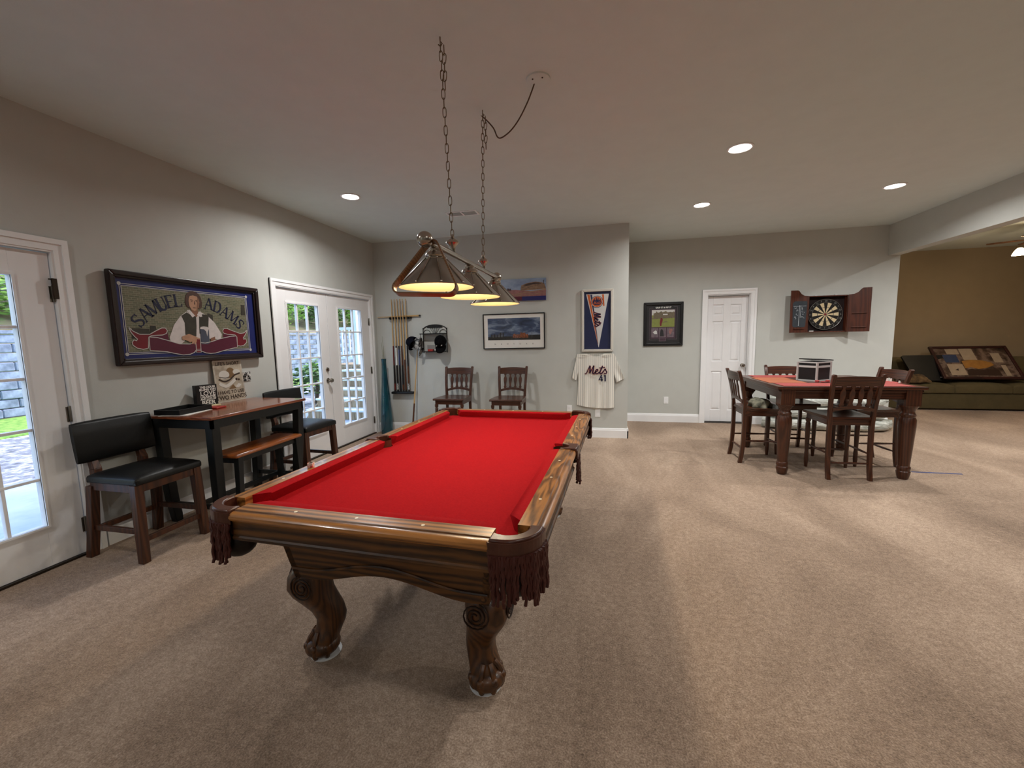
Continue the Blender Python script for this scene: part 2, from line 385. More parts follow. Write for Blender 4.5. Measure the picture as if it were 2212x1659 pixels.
def glazed_door(name, y0, y1, g0, g1, rows, hinge_side, knob=None, label=None, hinges=(.22, 1.0, 1.76), cols=3):
    ym = (y0+y1)/2
    r = group_root(name, (XL, ym, 0), 90, label)
    a, b, ga, gb = y0-ym, y1-ym, g0-ym, g1-ym
    zb, zt = rows[0], rows[-1]; d0, d1 = .014, .059
    mb = MB().box(a, ga, d0, d1, .015, 2.03).box(gb, b, d0, d1, .015, 2.03).box(ga, gb, d0, d1, .015, zb).box(ga, gb, d0, d1, zt, 2.03)
    mb.build('door_leaf', 'door_white', r, smooth=False, bevel=.002)
    bd = MB(); e = .024
    for k, (o, dd) in enumerate(((e, .006), (e*.55, .013))):
        for pts in ([(ga-o, zb-o), (gb+o, zb-o), (gb, zb), (ga, zb)], [(ga, zt), (gb, zt), (gb+o, zt+o), (ga-o, zt+o)],
                    [(ga-o, zb-o), (ga, zb), (ga, zt), (ga-o, zt+o)], [(gb, zb), (gb+o, zb-o), (gb+o, zt+o), (gb, zt)]):
            bd.slab(pts, d0-dd, d0)
    bd.build('glazing_bead', 'door_white', r, smooth=False)
    pw = (gb-ga)/cols; t = .009
    for i in range(1, cols):
        x = ga+pw*i; MB().slab([(x-t, zb), (x+t, zb), (x+t, zt), (x-t, zt)], d0+.006, d1-.006).build('muntin', 'door_white', r, smooth=False, bevel=.003)
    for z in rows[1:-1]:
        MB().slab([(ga, z-t), (gb, z-t), (gb, z+t), (ga, z+t)], d0+.004, d1-.004).build('muntin', 'door_white', r, smooth=False, bevel=.003)
    for i in range(cols):
        for z0, z1 in zip(rows[:-1], rows[1:]):
            MB().box(ga+pw*i+t*.5, ga+pw*(i+1)-t*.5, .034, .038, z0+t*.5, z1-t*.5).build('pane', 'door_glass', r, smooth=False)
    for z in hinges:
        x = b if hinge_side > 0 else a
        MB().lathe([(.008, 0), (.008, .1), (.005, .106)], 10, Matrix.Translation((x, .006, z))).box(x-.016, x+.016, .010, .0145, z, z+.1).build('hinge', 'hinge_nickel', r)
    if knob:
        kx, kz = knob[0]-ym, knob[1]
        Rx = Matrix.Translation((kx, d0, kz)) @ Matrix.Rotation(PI/2, 4, 'X')
        MB().lathe([(.032, 0), (.032, .006), (.012, .01), (.012, .035), (.024, .04), (.03, .055), (.024, .07), (.004, .074)], 20, Rx).build('door_knob', 'nickel', r)
        Rx = Matrix.Translation((kx, d0, kz+.14)) @ Matrix.Rotation(PI/2, 4, 'X')
        MB().lathe([(.03, 0), (.03, .008), (.024, .014), (.004, .016)], 20, Rx).box(-.004, .004, -.016, .016, .014, .03, Rx).build('deadbolt', 'nickel', r)
    return r
ROWS = [.285, .589, .912, 1.235, 1.556, 1.868]
d1 = glazed_door('door_1', 1.118, 2.012, 1.315, 1.822, ROWS, 1, label='white glazed single door at the near left', hinges=(.16, .93, 1.72))
d2 = glazed_door('door_2', 3.885, 4.735, 4.044, 4.562, ROWS, -1, (4.668, .93), label='white glazed double door, leaf with knob and deadbolt', hinges=(.16, .93, 1.66))
d3 = glazed_door('door_3', 4.741, 5.695, 4.95, 5.482, ROWS, 1, label='white glazed double door, leaf nearest the corner', hinges=(.16, .93, 1.66))
# astragal between the two leaves, flip lock on the near door
MB().box(-.48, -.466, .008, .016, .02, 2.03).build('astragal', 'door_white', d3, smooth=False)
lk = MB().box(.425, .475, -.012, .0, 1.86, 1.868).box(.436, .462, -.018, -.004, 1.74, 1.87).box(.46, .545, -.016, -.01, 1.79, 1.80)
lk.build('flip_lock', 'dark_bronze', d1, smooth=False, bevel=.002)
struct('trim_4', MB().box(XL-.02, XL+.012, 3.87, 5.71, 0, .014), 'dark_bronze', label='dark threshold under the double door')
struct('trim_5', MB().box(XL-.02, XL+.012, 1.11, 2.02, 0, .014), 'dark_bronze', label='dark threshold under the single door')

# six panel door at the end of the alcove
def panel_door():
    r = group_root('door_4', (1.8375, Y2+.085, 0), 0, 'white six panel door in the alcove')
    w, h = .596, 2.012
    MB().box(-w/2, w/2, .012, .04, .012, h).build('door_leaf', 'door_white', r, smooth=False)
    st = MB()
    xs = [(-w/2, -.205), (-.05, .05), (.205, w/2)]
    zs = [(.012, .20), (.83, .99), (1.62, 1.72), (1.88, h)]
    for x0, x1 in xs: st.box(x0, x1, 0, .012, .012, h)
    for z0, z1 in zs:
        for x0, x1 in ((-.205, -.05), (.05, .205)): st.box(x0, x1, 0, .012, z0, z1)
    st.build('stiles_and_rails', 'door_white', r, smooth=False, bevel=.003)
    for z0, z1 in ((.20, .83), (.99, 1.62), (1.72, 1.88)):
        for x0, x1 in ((-.205, -.05), (.05, .205)):
            i = .014; j = .034
            MB().loft([[(x0+i, .012, z0+i), (x1-i, .012, z0+i), (x1-i, .012, z1-i), (x0+i, .012, z1-i)],
                       [(x0+j, .002, z0+j), (x1-j, .002, z0+j), (x1-j, .002, z1-j), (x0+j, .002, z1-j)]]).build('panel', 'door_white', r, smooth=False)
    Rx = Matrix.Translation((.245, 0, .925)) @ Matrix.Rotation(PI/2, 4, 'X')
    MB().lathe([(.03, 0), (.03, .006), (.012, .01), (.012, .035), (.024, .04), (.03, .055), (.024, .07), (.004, .074)], 20, Rx).build('door_knob', 'nickel', r)
panel_door()
struct('door_gap_shade', MB().box(1.53, 2.145, Y2, Y2+.13, 0, .008), 'dark_bronze', label='dark strip for the shade under the six panel door')  # dark strip painting the shade in the gap below the door

# rear double hung window on the left wall (seen only as a reflection)
def rear_window():
    r = group_root('window_1', (XL, -4.2, 1.05), 90, 'white double hung window behind the camera')
    mb = MB(); w, h = 1.3, 1.3
    frame_bars(mb, w, h, .05, .02, .12).box(-w/2, w/2, .03, .08, h/2-.03, h/2+.03)
    mb.build('window_frame', 'trim_white', r, smooth=False)
    for z0, z1 in ((.05, h/2-.03), (h/2+.03, h-.05)):
        for i in range(3):
            x0 = -.6+.4*i; MB().box(x0, x0+.4, .05, .054, z0, z1).build('pane', 'door_glass', r, smooth=False)
        for i in range(1, 3): MB().box(-.6+.4*i-.01, -.6+.4*i+.01, .04, .064, z0, z1).build('muntin', 'trim_white', r, smooth=False)
    mb = MB(); frame_bars(mb, w+.18, h+.18, .09, -.02, 0, -.09); mb.build('casing_boards', 'trim_white', r, smooth=False)
rear_window()

# ---------------------------------------------------------------- recessed lamps and air vent
def can_light(x, y, label, group, energy=CAN_W):
    t = thing('recessed_light', label, 'ceiling light', (x, y, CEIL), 0, group)
    MB().lathe([(.098, 0), (.098, -.006), (.085, -.009), (.078, -.004), (.078, 0)], 32).build('trim_ring', 'trim_white', t)
    MB().lathe([(.001, -.0015), (.078, -.0015), (.078, -.004), (.001, -.0055)], 32).build('lens', 'can_glow', t)
    L = bpy.data.lights.new('can_lamp', 'AREA'); L.shape = 'DISK'; L.size = .14; L.energy = energy; L.color = (1, .985, .96); L.spread = math.radians(160)
    o = bpy.data.objects.new('lamp', L); COL.objects.link(o); o.parent = t; o.location = (0, 0, -.012)
LBL = ['recessed ceiling light nearest the left wall', 'recessed ceiling light nearest the camera, right of the pool lamp',
       'recessed ceiling light nearest the six panel door', 'recessed ceiling light beside the dropped beam']
for (x, y), l in zip(CANS, LBL): can_light(x, y, l, 'recessed ceiling lights')
for x, y, e, l in CANS_OFF: can_light(x, y, 'recessed ceiling light outside the picture, '+l, 'recessed ceiling lights outside the picture', e)
def vent():
    t = thing('air_vent', 'small rectangular metal air vent in the ceiling beyond the pool lamp', 'vent', (-1.68, 4.855, CEIL))
    plain('vent_dark', rgb(46, 40, 36), .8)
    fr = MB()
    for a in (-1, 1): fr.box(-.19, .19, a*.085-.018*(a > 0)-.0, a*.085+.018*(a < 0), -.008, 0); fr.box(a*.19-.02*(a > 0), a*.19+.02*(a < 0), -.067, .067, -.008, 0)
    fr.box(-.008, .008, -.067, .067, -.008, 0); fr.build('vent_frame', 'trim_white', t, smooth=False)
    MB().box(-.17, .17, -.067, .067, -.0015, 0).build('duct_opening', 'vent_dark', t, smooth=False)
    for k in range(7):
        y = -.058+k*.0195
        MB().box(-.17, .17, y, y+.004, -.007, -.0015).build('slat', 'ceiling_paint', t, smooth=False)
vent()

# ---------------------------------------------------------------- outdoors beyond the left doors
mottled('lawn', [(.3, rgb(70, 120, 40)), (.7, rgb(150, 190, 90))], 9, .9, bmp=.3)
mottled('gravel', [(.3, rgb(70, 74, 84)), (.5, rgb(130, 134, 146)), (.7, rgb(214, 216, 224))], 9, .9, bmp=.6, detail=8)
mottled('concrete', [(.3, rgb(140, 158, 176)), (.7, rgb(166, 182, 198))], 3, .85)
mottled('block_grey', [(.3, rgb(84, 94, 116)), (.7, rgb(136, 150, 178))], 5, .95, bmp=.6)
mottled('leaf_litter', [(.3, rgb(84, 84, 58)), (.5, rgb(120, 112, 92)), (.7, rgb(104, 140, 72))], 3, .95)
mottled('leaves_mid', [(.3, rgb(70, 118, 40)), (.7, rgb(150, 196, 84))], 2, .7)
mottled('leaves_pale', [(.3, rgb(104, 150, 70)), (.7, rgb(176, 214, 120))], 2, .7)
mottled('leaves_dark', [(.3, rgb(38, 70, 30)), (.7, rgb(90, 130, 60))], 2, .7)
wood('bark', rgb(60, 50, 40), rgb(110, 96, 80), 'Z', 10, .9)
wood('deck_wood', rgb(120, 100, 76), rgb(164, 142, 112), 'Z', 8, .7)
plain('painted_post', rgb(214, 226, 228), .6)
GZ = -.15
struct('ground_patio', MB().box(-6.7, XL-.16, -6, 12, GZ-.1, GZ), 'concrete', label='pale concrete patio outside the doors')
struct('ground_gravel', MB().box(-10.4, -6.7, -8, 26, GZ-.1, GZ-.02), 'gravel', label='grey gravel strip beyond the patio')
struct('ground_lawn', MB().box(-13.2, -10.4, -14, 30, GZ-.1, GZ), 'lawn', label='green lawn in front of the retaining wall')
hb = MB(); NX, NY = 10, 12; rows = []
for i in range(NX+1):
    rows.append([(-13.4-i*1.2, -24+j*6, 1.75+(i*.42)+.15*math.sin(i*1.7+j*2.1)) for j in range(NY+1)])
hb.loft(rows, False, False); struct('ground_hill', hb, 'leaf_litter', label='bank of leaf litter rising above the retaining wall')
struct('ground_back_yard', MB().box(-30, 8, -60, -6, GZ-.12, GZ-.03), 'lawn', label='lawn behind the house')
rw = thing('retaining_wall', 'grey block retaining wall across the yard', 'wall', (-13.2, 4, GZ))
bme = MB().box(-.2, 0, .006, .594, .006, .204).build('block', 'block_grey', rw, smooth=False, bevel=.02)
for r_ in range(9):
    for c in range(30):
        if r_ == 0 and c == 0: continue
        o = obj_of('block', bme.data, rw, (random.uniform(-.02, .02), c*.6-(.3 if r_ % 2 else 0), r_*.21))
        b = o.modifiers.new('bevel', 'BEVEL'); b.width = .02; b.segments = 1
for c in range(18):
    MB().box(-.28, .05, c*1.0+.005, c*1.0+.995, 1.9, 1.98).build('cap_stone', 'block_grey', rw, smooth=False, bevel=.01)
def foliage(c, rx, rz, n, size, seed):
    rnd = random.Random(seed); mb = MB()
    for _ in range(n):
        while True:
            p = Vector((rnd.uniform(-1, 1), rnd.uniform(-1, 1), rnd.uniform(-1, 1)))
            if .25 < p.length < 1: break
        p = Vector((p.x*rx, p.y*rx, p.z*rz))+Vector(c)
        q = Matrix.Rotation(rnd.uniform(0, 6.3), 4, 'Z') @ Matrix.Rotation(rnd.uniform(-.9, .9), 4, 'X')
        s = size*rnd.uniform(.6, 1.3)
        mb.add([p+q @ Vector(v) for v in ((-.5*s, 0, 0), (0, -.28*s, .05*s), (.5*s, 0, 0), (0, .28*s, .05*s))], [(0, 1, 2, 3)])
    return mb
def tree(x, y, z, h, w, m, label, seed, n=900, size=.34, name='tree'):
    t = thing(name, label, 'tree' if name == 'tree' else 'shrub', (x, y, z))
    MB().tube([(0, 0, -.1), (.05, .02, h*.4), (-.03, .05, h*.8)], [.035*h**.5+.02, .03*h**.5+.015, .02], 8).build('trunk', 'bark', t)
    foliage((0, 0, h*.62), w, h*.42, n, size, seed).build('foliage', m, t, smooth=False)
tl = ['broad pale green tree on the bank, seen highest through the near left door', 'mid green tree on the bank behind the near left door', 'dark green tree on the bank between the two doors',
      'mid green tree on the bank seen through the left leaf of the double door', 'pale green tree on the bank seen through the double door', 'dark green tree on the bank at the far end of the yard']
for i, (x, y, h, w, m) in enumerate([(-15.6, 6.0, 3.4, 1.7, 'leaves_pale'), (-16.0, 9.8, 4, 1.8, 'leaves_mid'), (-16.0, 13.6, 4, 1.8, 'leaves_dark'),
                                     (-15.8, 17.4, 3.6, 1.8, 'leaves_mid'), (-16.2, 21.2, 4, 1.8, 'leaves_pale'), (-16.5, 25.2, 4.2, 1.9, 'leaves_dark')]):
    tree(x, y, 2.2, h, w, m, tl[i], 20+i, 2600, .34)
tree(-7.2, -20, GZ, 8, 4, 'leaves_mid', 'green tree reflected in the glass of the dark skyline print', 31, 2600, .5)
tree(-16, -14, GZ, 7, 3, 'leaves_dark', 'dark green tree behind the house, out of the picture', 32, 1500, .5)
for i, o_ in enumerate(('first', 'second', 'third', 'fourth', 'fifth', 'sixth', 'seventh', 'eighth')):
    tree(-14.3-.2*(i % 2), 4.6+2.9*i, 1.9, 1.7, 1.15, ('leaves_mid', 'leaves_pale', 'leaves_dark')[i % 3], 'low leafy shrub on top of the retaining wall, %s from the near end' % o_, 60+i, 900, .2, 'shrub')
tree(-7.4, 9.3, GZ, 1.0, .55, 'leaves_dark', 'low dark green shrub outside the double door', 41, 500, .16, 'shrub')
tree(-8.6, 11.3, GZ, 1.1, .6, 'leaves_mid', 'low mid green shrub behind the outdoor steps', 42, 500, .16, 'shrub')
def outdoor_steps():
    t = thing('outdoor_steps', 'wooden steps with pale treads outside the double door', 'steps', (-5.3, 7.3, GZ))
    for i in range(5):
        y = i*.30; z = .16+i*.18
        MB().box(-.75, .75, y-.02, y+.32, z, z+.04).build('tread', 'painted_post', t, smooth=False, bevel=.005)
        MB().box(-.72, .72, y+.0, y+.025, z-.16, z).build('riser', 'deck_wood', t, smooth=False)
    for sx in (-.76, .76):
        MB().add([(sx-.02, 0, 0), (sx-.02, 1.5, 0), (sx-.02, 1.5, .95), (sx-.02, .2, .17), (sx+.02, 0, 0), (sx+.02, 1.5, 0), (sx+.02, 1.5, .95), (sx+.02, .2, .17)],
                 [(0, 1, 2, 3), (7, 6, 5, 4), (0, 4, 5, 1), (1, 5, 6, 2), (2, 6, 7, 3), (3, 7, 4, 0)]).build('stringer', 'deck_wood', t, smooth=False)
    d = thing('deck', 'raised wooden deck with pale railing at the top of the outdoor steps', 'deck', (-5.3, 8.83, GZ))
    for i in range(12): MB().box(-1.3, 1.3, i*.14, i*.14+.132, .98, 1.02).build('deck_board', 'deck_wood', d, smooth=False)
    for i in range(16): MB().box(-1.3+i*.163, -1.3+i*.163+.155, .0, .02, 0, .975).build('skirt_board', 'deck_wood', d, smooth=False)
    for x in (-1.25, -.55, 1.25):
        MB().box(x-.05, x+.05, .02, .12, 1.02, 3.1 if x < 0 else 2.0).build('post', 'painted_post', d, smooth=False)
    for z in (1.14, 1.85): MB().box(-1.2, -.6, .05, .09, z, z+.06).build('rail', 'painted_post', d, smooth=False)
    for i in range(6): MB().box(-1.15+i*.1, -1.12+i*.1, .055, .085, 1.2, 1.85).build('baluster', 'painted_post', d, smooth=False)
outdoor_steps()
# ---------------------------------------------------------------- pool table
def pool_table():
    T = thing('pool_table', 'oak pool table with red felt, carved claw feet and fringed leather pockets', 'pool table', (-.832, 2.362, 0), -1.9)
    ax, ay = .665, 1.165; top = .80; bedz = .747
    # slate bed with cut-outs at the pockets
    bx, by = .575, 1.075; r = .058
    pts = []
    for (sx, sy, a0) in ((1, 1, 270), (-1, 1, 0), (-1, -1, 90), (1, -1, 180)):
        pts += arc(sx*bx, sy*by, .018, a0, a0-90, 8)
        if (sx, sy) == (-1, 1): pts += [(-bx+.052*math.sin(math.radians(t)), .052*math.cos(math.radians(t))) for t in range(0, 181, 20)]
        if (sx, sy) == (1, -1): pts += [(bx-.052*math.sin(math.radians(t)), -.052*math.cos(math.radians(t))) for t in range(0, 181, 20)]
    MB().prism(pts, bedz-.03, bedz).build('playing_cloth', 'red_felt', T, smooth=False)
    MB().box(-.57, .57, -1.07, 1.07, .692, bedz-.032).build('slate', 'black_satin', T, smooth=False)
    # cushions: profile from the rail (d=0) to the nose (d=.05)
    prof = [(0, .7985), (.022, .7985), (.046, .797), (.05, .793), (.048, .787), (.03, bedz), (0, bedz)]
    def cushion(p0, p1, inward, m0, m1):
        p0, p1 = Vector((*p0, 0)), Vector((*p1, 0)); d = (p1-p0).normalized(); inn = Vector((*inward, 0)); rings = []
        for p, mm, s in ((p0, m0, 1), (p1, m1, -1)):
            rings.append([tuple(p+inn*a+d*s*mm*a+Vector((0, 0, z))) for a, z in prof])
        MB().loft(rings).build('cushion', 'red_felt', T, ang=60)
    cx, cy = .575, 1.075
    cushion((-cx+.075, -cy), (cx-.075, -cy), (0, 1), 1.0, 1.0)
    cushion((cx-.075, cy), (-cx+.075, cy), (0, -1), 1.0, 1.0)
    for s in (-1, 1):
        cushion((s*cx, .055), (s*cx, cy-.075), (-s, 0), .35, 1.0)
        cushion((s*cx, -.055), (s*cx, -cy+.075), (-s, 0), .35, 1.0)
    # wooden rails
    rp = [(-.09, .8), (-.028, .8), (-.024, .796), (-.02, .7965), (-.006, .793), (.003, .785), (.004, .776), (0, .767), (-.008, .763), (-.012, .757), (-.09, .757)]
    rb = [(-.085, .757), (-.012, .757), (-.012, .705), (-.006, .70), (-.006, .69), (-.02, .685), (-.085, .685)]
    def rail(p0, p1, out, m):
        p0, p1 = Vector((*p0, 0)), Vector((*p1, 0)); o = Vector((*out, 0))
        MB().loft([[tuple(p+o*d+Vector((0, 0, z))) for d, z in rp] for p in (p0, p1)]).build('rail', m, T, ang=30)
        MB().loft([[tuple(p+o*d+Vector((0, 0, z))) for d, z in rb] for p in (p0, p1)]).build('rail_board', 'oak_apron' if m == 'oak_x' else 'oak_shaded_y', T, ang=30)
    rail((-.51, -ay), (.51, -ay), (0, -1), 'oak_x'); rail((-.51, ay), (.51, ay), (0, 1), 'oak_x')
    for s in (-1, 1):
        rail((s*ax, .062), (s*ax, 1.035), (s, 0), 'oak_y'); rail((s*ax, -1.035), (s*ax, -.062), (s, 0), 'oak_y')
    # inlaid sights
    dm = MB().lathe([(.0065, .8), (.0065, .8008), (.0005, .8009)], 12)
    first = dm.build('sight', 'ivory', T); me = first.data
    spots = [(x, s*(ay-.058)) for s in (-1, 1) for x in (-.26, 0, .26)]+[(s*(ax-.058), y) for s in (-1, 1) for y in (-.8, -.54, -.28, .28, .54, .8)]
    first.location = (*spots[0], 0)
    for p in spots[1:]: obj_of('sight', me, T, (*p, 0))
    # pockets
    def strand_mesh():
        mb = MB(); n = 9
        mb.tube([(.0025*math.sin(i*2.1), .0025*math.cos(i*2.1), -.165*i/n) for i in range(n+1)], [.0062*(1-.25*(i/n))+.0012*(i % 2) for i in range(n+1)], 6)
        return mb
    strand0 = None
    def fringe(parent, pts):
        nonlocal strand0
        for (x, y, z, s) in pts:
            if strand0 is None:
                o = strand_mesh().build('fringe_strand', 'fringe_leather', parent); strand0 = o.data
                o.location = (x, y, z); o.scale = (1, 1, s)
            else:
                o = obj_of('fringe_strand', strand0, parent, (x, y, z), (random.uniform(-.06, .06), random.uniform(-.06, .06), random.uniform(0, 6)), (1, 1, s))
    for (sx, sy) in ((-1, -1), (1, -1), (1, 1), (-1, 1)):
        M = Matrix.Translation((sx*ax, sy*ay, 0)) @ Matrix.Diagonal((sx, sy, 1, 1))
        outer = [(-.153, .002)]+arc(-.118, -.116, .118, 90, 0, 10)+[(.002, -.128)]
        inner = arc(-.112, -.108, .068, -17, 127, 14)
        mb = MB().prism(outer+inner, .764, .807, M)
        pk = mb.build('pocket', 'pocket_leather', T, bevel=.006)
        ob = [(x*1.0, y*1.0) for x, y in ([(-.153, .006)]+arc(-.118, -.116, .124, 90, 0, 12)+[(.006, -.128)])]
        band = MB()
        for k in range(len(ob)-1):
            (xa, ya), (xb, yb) = ob[k], ob[k+1]
            band.loft([[(xa, ya, z) for z in (.752, .798)]+[(xa-.006, ya-.006, z) for z in (.798, .752)], [(xb, yb, z) for z in (.752, .798)]+[(xb-.006, yb-.006, z) for z in (.798, .752)]], True, True, M)
        band.build('pocket_skirt', 'pocket_leather', pk, ang=60)
        MB().loft([[(x*1.0, y*1.0, z) for x, y in arc(-.112, -.108, rr, -60, 150, 20)] for rr, z in ((.069, .80), (.068, .75), (.07, .70), (.055, .66), (.01, .65))], False, False, M).build('pocket_net', 'pocket_leather', pk)
        st = []
        path = arc(-.118, -.116, .124, 96, -6, 26)
        for k, (x, y) in enumerate(path):
            st.append((sx*(ax+x), sy*(ay+y), .757, random.uniform(.80, 1.0)*(1+.10*math.sin(k/26*PI))))
        st += [(sx*(ax-.15+.008*i), sy*(ay+.006), .757, random.uniform(.8, 1)) for i in range(3)]+[(sx*(ax+.006), sy*(ay-.124+.004*i), .757, random.uniform(.8, 1)) for i in range(1)]
        fringe(pk, st)
        MB().sphere((sx*(ax-.09), sy*(ay-.09), .645), .068, 14, 10, (1, 1, 1)).build('pocket_bag', 'bag_leather', pk)
    for sx in (-1, 1):
        M = Matrix.Translation((sx*ax, 0, 0)) @ Matrix.Diagonal((sx, 1, 1, 1))
        inner = [(-.088+.046*math.sin(math.radians(t)), -.046*math.cos(math.radians(t))) for t in range(0, 181, 15)]
        pk = MB().prism([(-.088, -.06), (.004, -.06), (.008, 0), (.004, .06), (-.088, .06)]+inner[::-1], .768, .806, M).build('pocket', 'pocket_leather', T, bevel=.005)
        MB().box(.0, .012, -.06, .06, .745, .795, M).build('pocket_skirt', 'pocket_leather', pk, bevel=.003)
        MB().loft([[(-.088+rr*math.cos(t*PI/10), rr*math.sin(t*PI/10), z) for t in range(20)] for rr, z in ((.046, .79), (.046, .74), (.05, .70), (.04, .66), (.01, .65))], False, True, M).build('pocket_net', 'pocket_leather', pk)
        fringe(pk, [(sx*(ax+.01), -.055+.0085*i, .75, random.uniform(.8, 1.05)) for i in range(14)])
    # cabinet below the rails
    hw0, hw1, hl0, hl1, zt, zb = .475, .435, 1.0, .955, .686, .43
    def panel(name, half0, half1, dist0, dist1, M, m, rise):
        n = 24; front = []; low = []
        def zlow(x): 
            t = abs(x)/half1
            return zb+rise*max(0, math.cos(min(1, t/.82)*PI)*.5+.5)
        xs = [-1+2*i/n for i in range(n+1)]
        ring_o, ring_i = [], []
        for th, ring in ((0, ring_o), (.03, ring_i)):
            for x in xs: ring.append((x*half0, -dist0+th, zt))
            for x in xs[::-1]:
                z = zlow(x*half1); k = (zt-z)/(zt-zb)
                ring.append((x*(half0+(half1-half0)*k), -(dist0+(dist1-dist0)*k)+th, z))
        vs = ring_o+ring_i; N = len(ring_o); fs = []
        for i in range(n):
            j = 2*n+1-i
            fs += [(i, i+1, j-1, j), (N+i+1, N+i, N+j, N+j-1), (j, j-1, N+j-1, N+j)]
        fs += [(0, 2*n+1, N+2*n+1, N), (n, N+n, N+n+1, n+1)]
        p = MB().add(vs, fs, M).build(name, m, T, smooth=False)
        # raised lower trim following the arch
        pts = []
        for x in xs:
            z = zlow(x*half1)+.048; k = (zt-z)/(zt-zb)
            pts.append((x*(half0+(half1-half0)*k)*.985, -(dist0+(dist1-dist0)*k)-.002, z))
        MB().tube(pts, .006, 6, M).build('arch_bead', m, p)
    for a in (0, PI): panel('end_panel', hw0, hw1, hl0, hl1, Matrix.Rotation(a, 4, 'Z'), 'oak_apron', .062)
    for a in (PI/2, -PI/2):
        panel('side_panel', hl0, hl1, hw0, hw1, Matrix.Rotation(a, 4, 'Z'), 'oak_shaded_y', .07)
    MB().box(-hw0+.03, hw0-.03, -hl0+.03, hl0-.03, .62, .685).build('frame_core', 'black_satin', T, smooth=False)
    md = MB()
    for (x0, x1, y0, y1) in ((-.57, .57, -1.06, -.99), (-.57, .57, .99, 1.06), (-.57, -.46, -1.06, 1.06), (.46, .57, -1.06, 1.06)):
        md.box(x0, x1, y0, y1, .668, .69)
    md.build('under_moulding', 'oak_apron', T, smooth=False, bevel=.006)
    # cabriole legs with scroll carving, claw feet on white coasters
    prof = [(.475, .0, .066), (.44, .018, .08), (.40, .036, .09), (.355, .042, .09), (.31, .028, .083), (.265, .002, .074), (.22, -.024, .067), (.175, -.038, .062),
            (.14, -.034, .06), (.11, -.018, .061), (.085, -.003, .064), (.05, .004, .06)]
    for (sx, sy) in ((-1, -1), (1, -1), (1, 1), (-1, 1)):
        d = Vector((sx, sy, 0)).normalized(); bx_, by_ = sx*.392-.014, sy*.845
        rings = []
        for z, o, r_ in prof:
            c = Vector((bx_, by_, z))+d*o; ring = []
            for k in range(20):
                a = 2*PI*k/20; ca, sa = math.cos(a), math.sin(a)
                e = (abs(ca)**3.2+abs(sa)**3.2)**(-1/3.2)      # rounded square section
                ring.append((c.x+r_*e*ca*.93, c.y+r_*e*sa*.93, z))
            rings.append(ring)
        leg = MB().loft(rings).build('leg', 'oak_leg', T, ang=70)
        fc = Vector((bx_, by_, 0))+d*.008
        MB().sphere((fc.x, fc.y, .05), .077, 18, 12, (1, 1, .66)).build('ball_foot', 'oak_leg', leg)
        for k in range(5):
            a = math.atan2(sy, sx)+math.radians(-100+50*k); u = Vector((math.cos(a), math.sin(a), 0))
            p = [fc+u*.036+Vector((0, 0, .118)), fc+u*.054+Vector((0, 0, .096)), fc+u*.068+Vector((0, 0, .062)), fc+u*.068+Vector((0, 0, .034)), fc+u*.06+Vector((0, 0, .015))]
            MB().tube(smooth_path([tuple(q-u*.006) for q in p], 3), .0125, 8).sphere(tuple(fc+u*.062+Vector((0, 0, .062))), .019, 10, 6).build('claw', 'oak_leg', leg)
        MB().lathe([(.0, 0), (.066, .0), (.068, .004), (.062, .006), (.0, .008)], 28, Matrix.Translation((fc.x-d.x*.012, fc.y-d.y*.012, 0))).build('coaster', 'trim_white', leg)
        kc = Vector((bx_, by_, .378))+d*.039
        for face, nrm in (('y', Vector((0, sy, 0))), ('x', Vector((sx, 0, 0)))):
            side = Vector((sx, 0, 0)) if face == 'y' else Vector((0, sy, 0))
            pts = []
            for k in range(46):
                t = k/45; a = t*3.1*2*PI+.6; rr = .008+.049*t
                pts.append(tuple(kc-side*.026+nrm*.0855+side*rr*math.cos(a)+Vector((0, 0, rr*math.sin(a)))))
            MB().tube(pts, .0034, 5).build('scroll_carving', 'carving_groove', leg)
    return T
pool_table()
ch = thing('chalk_cube', 'small cube of red cue chalk on the left rail of the pool table', 'chalk', (-1.452, 1.752, .8), 12)
MB().box(-.0125, .0125, -.0125, .0125, .001, .024).build('paper_wrap', mottled('chalk_wrap', [(.4, rgb(220, 210, 200)), (.6, rgb(190, 50, 46))], 60, .7), ch, smooth=False)
MB().lathe([(.010, .024), (.006, .0215)], 12).build('chalk_face', 'red_lacquer', ch)

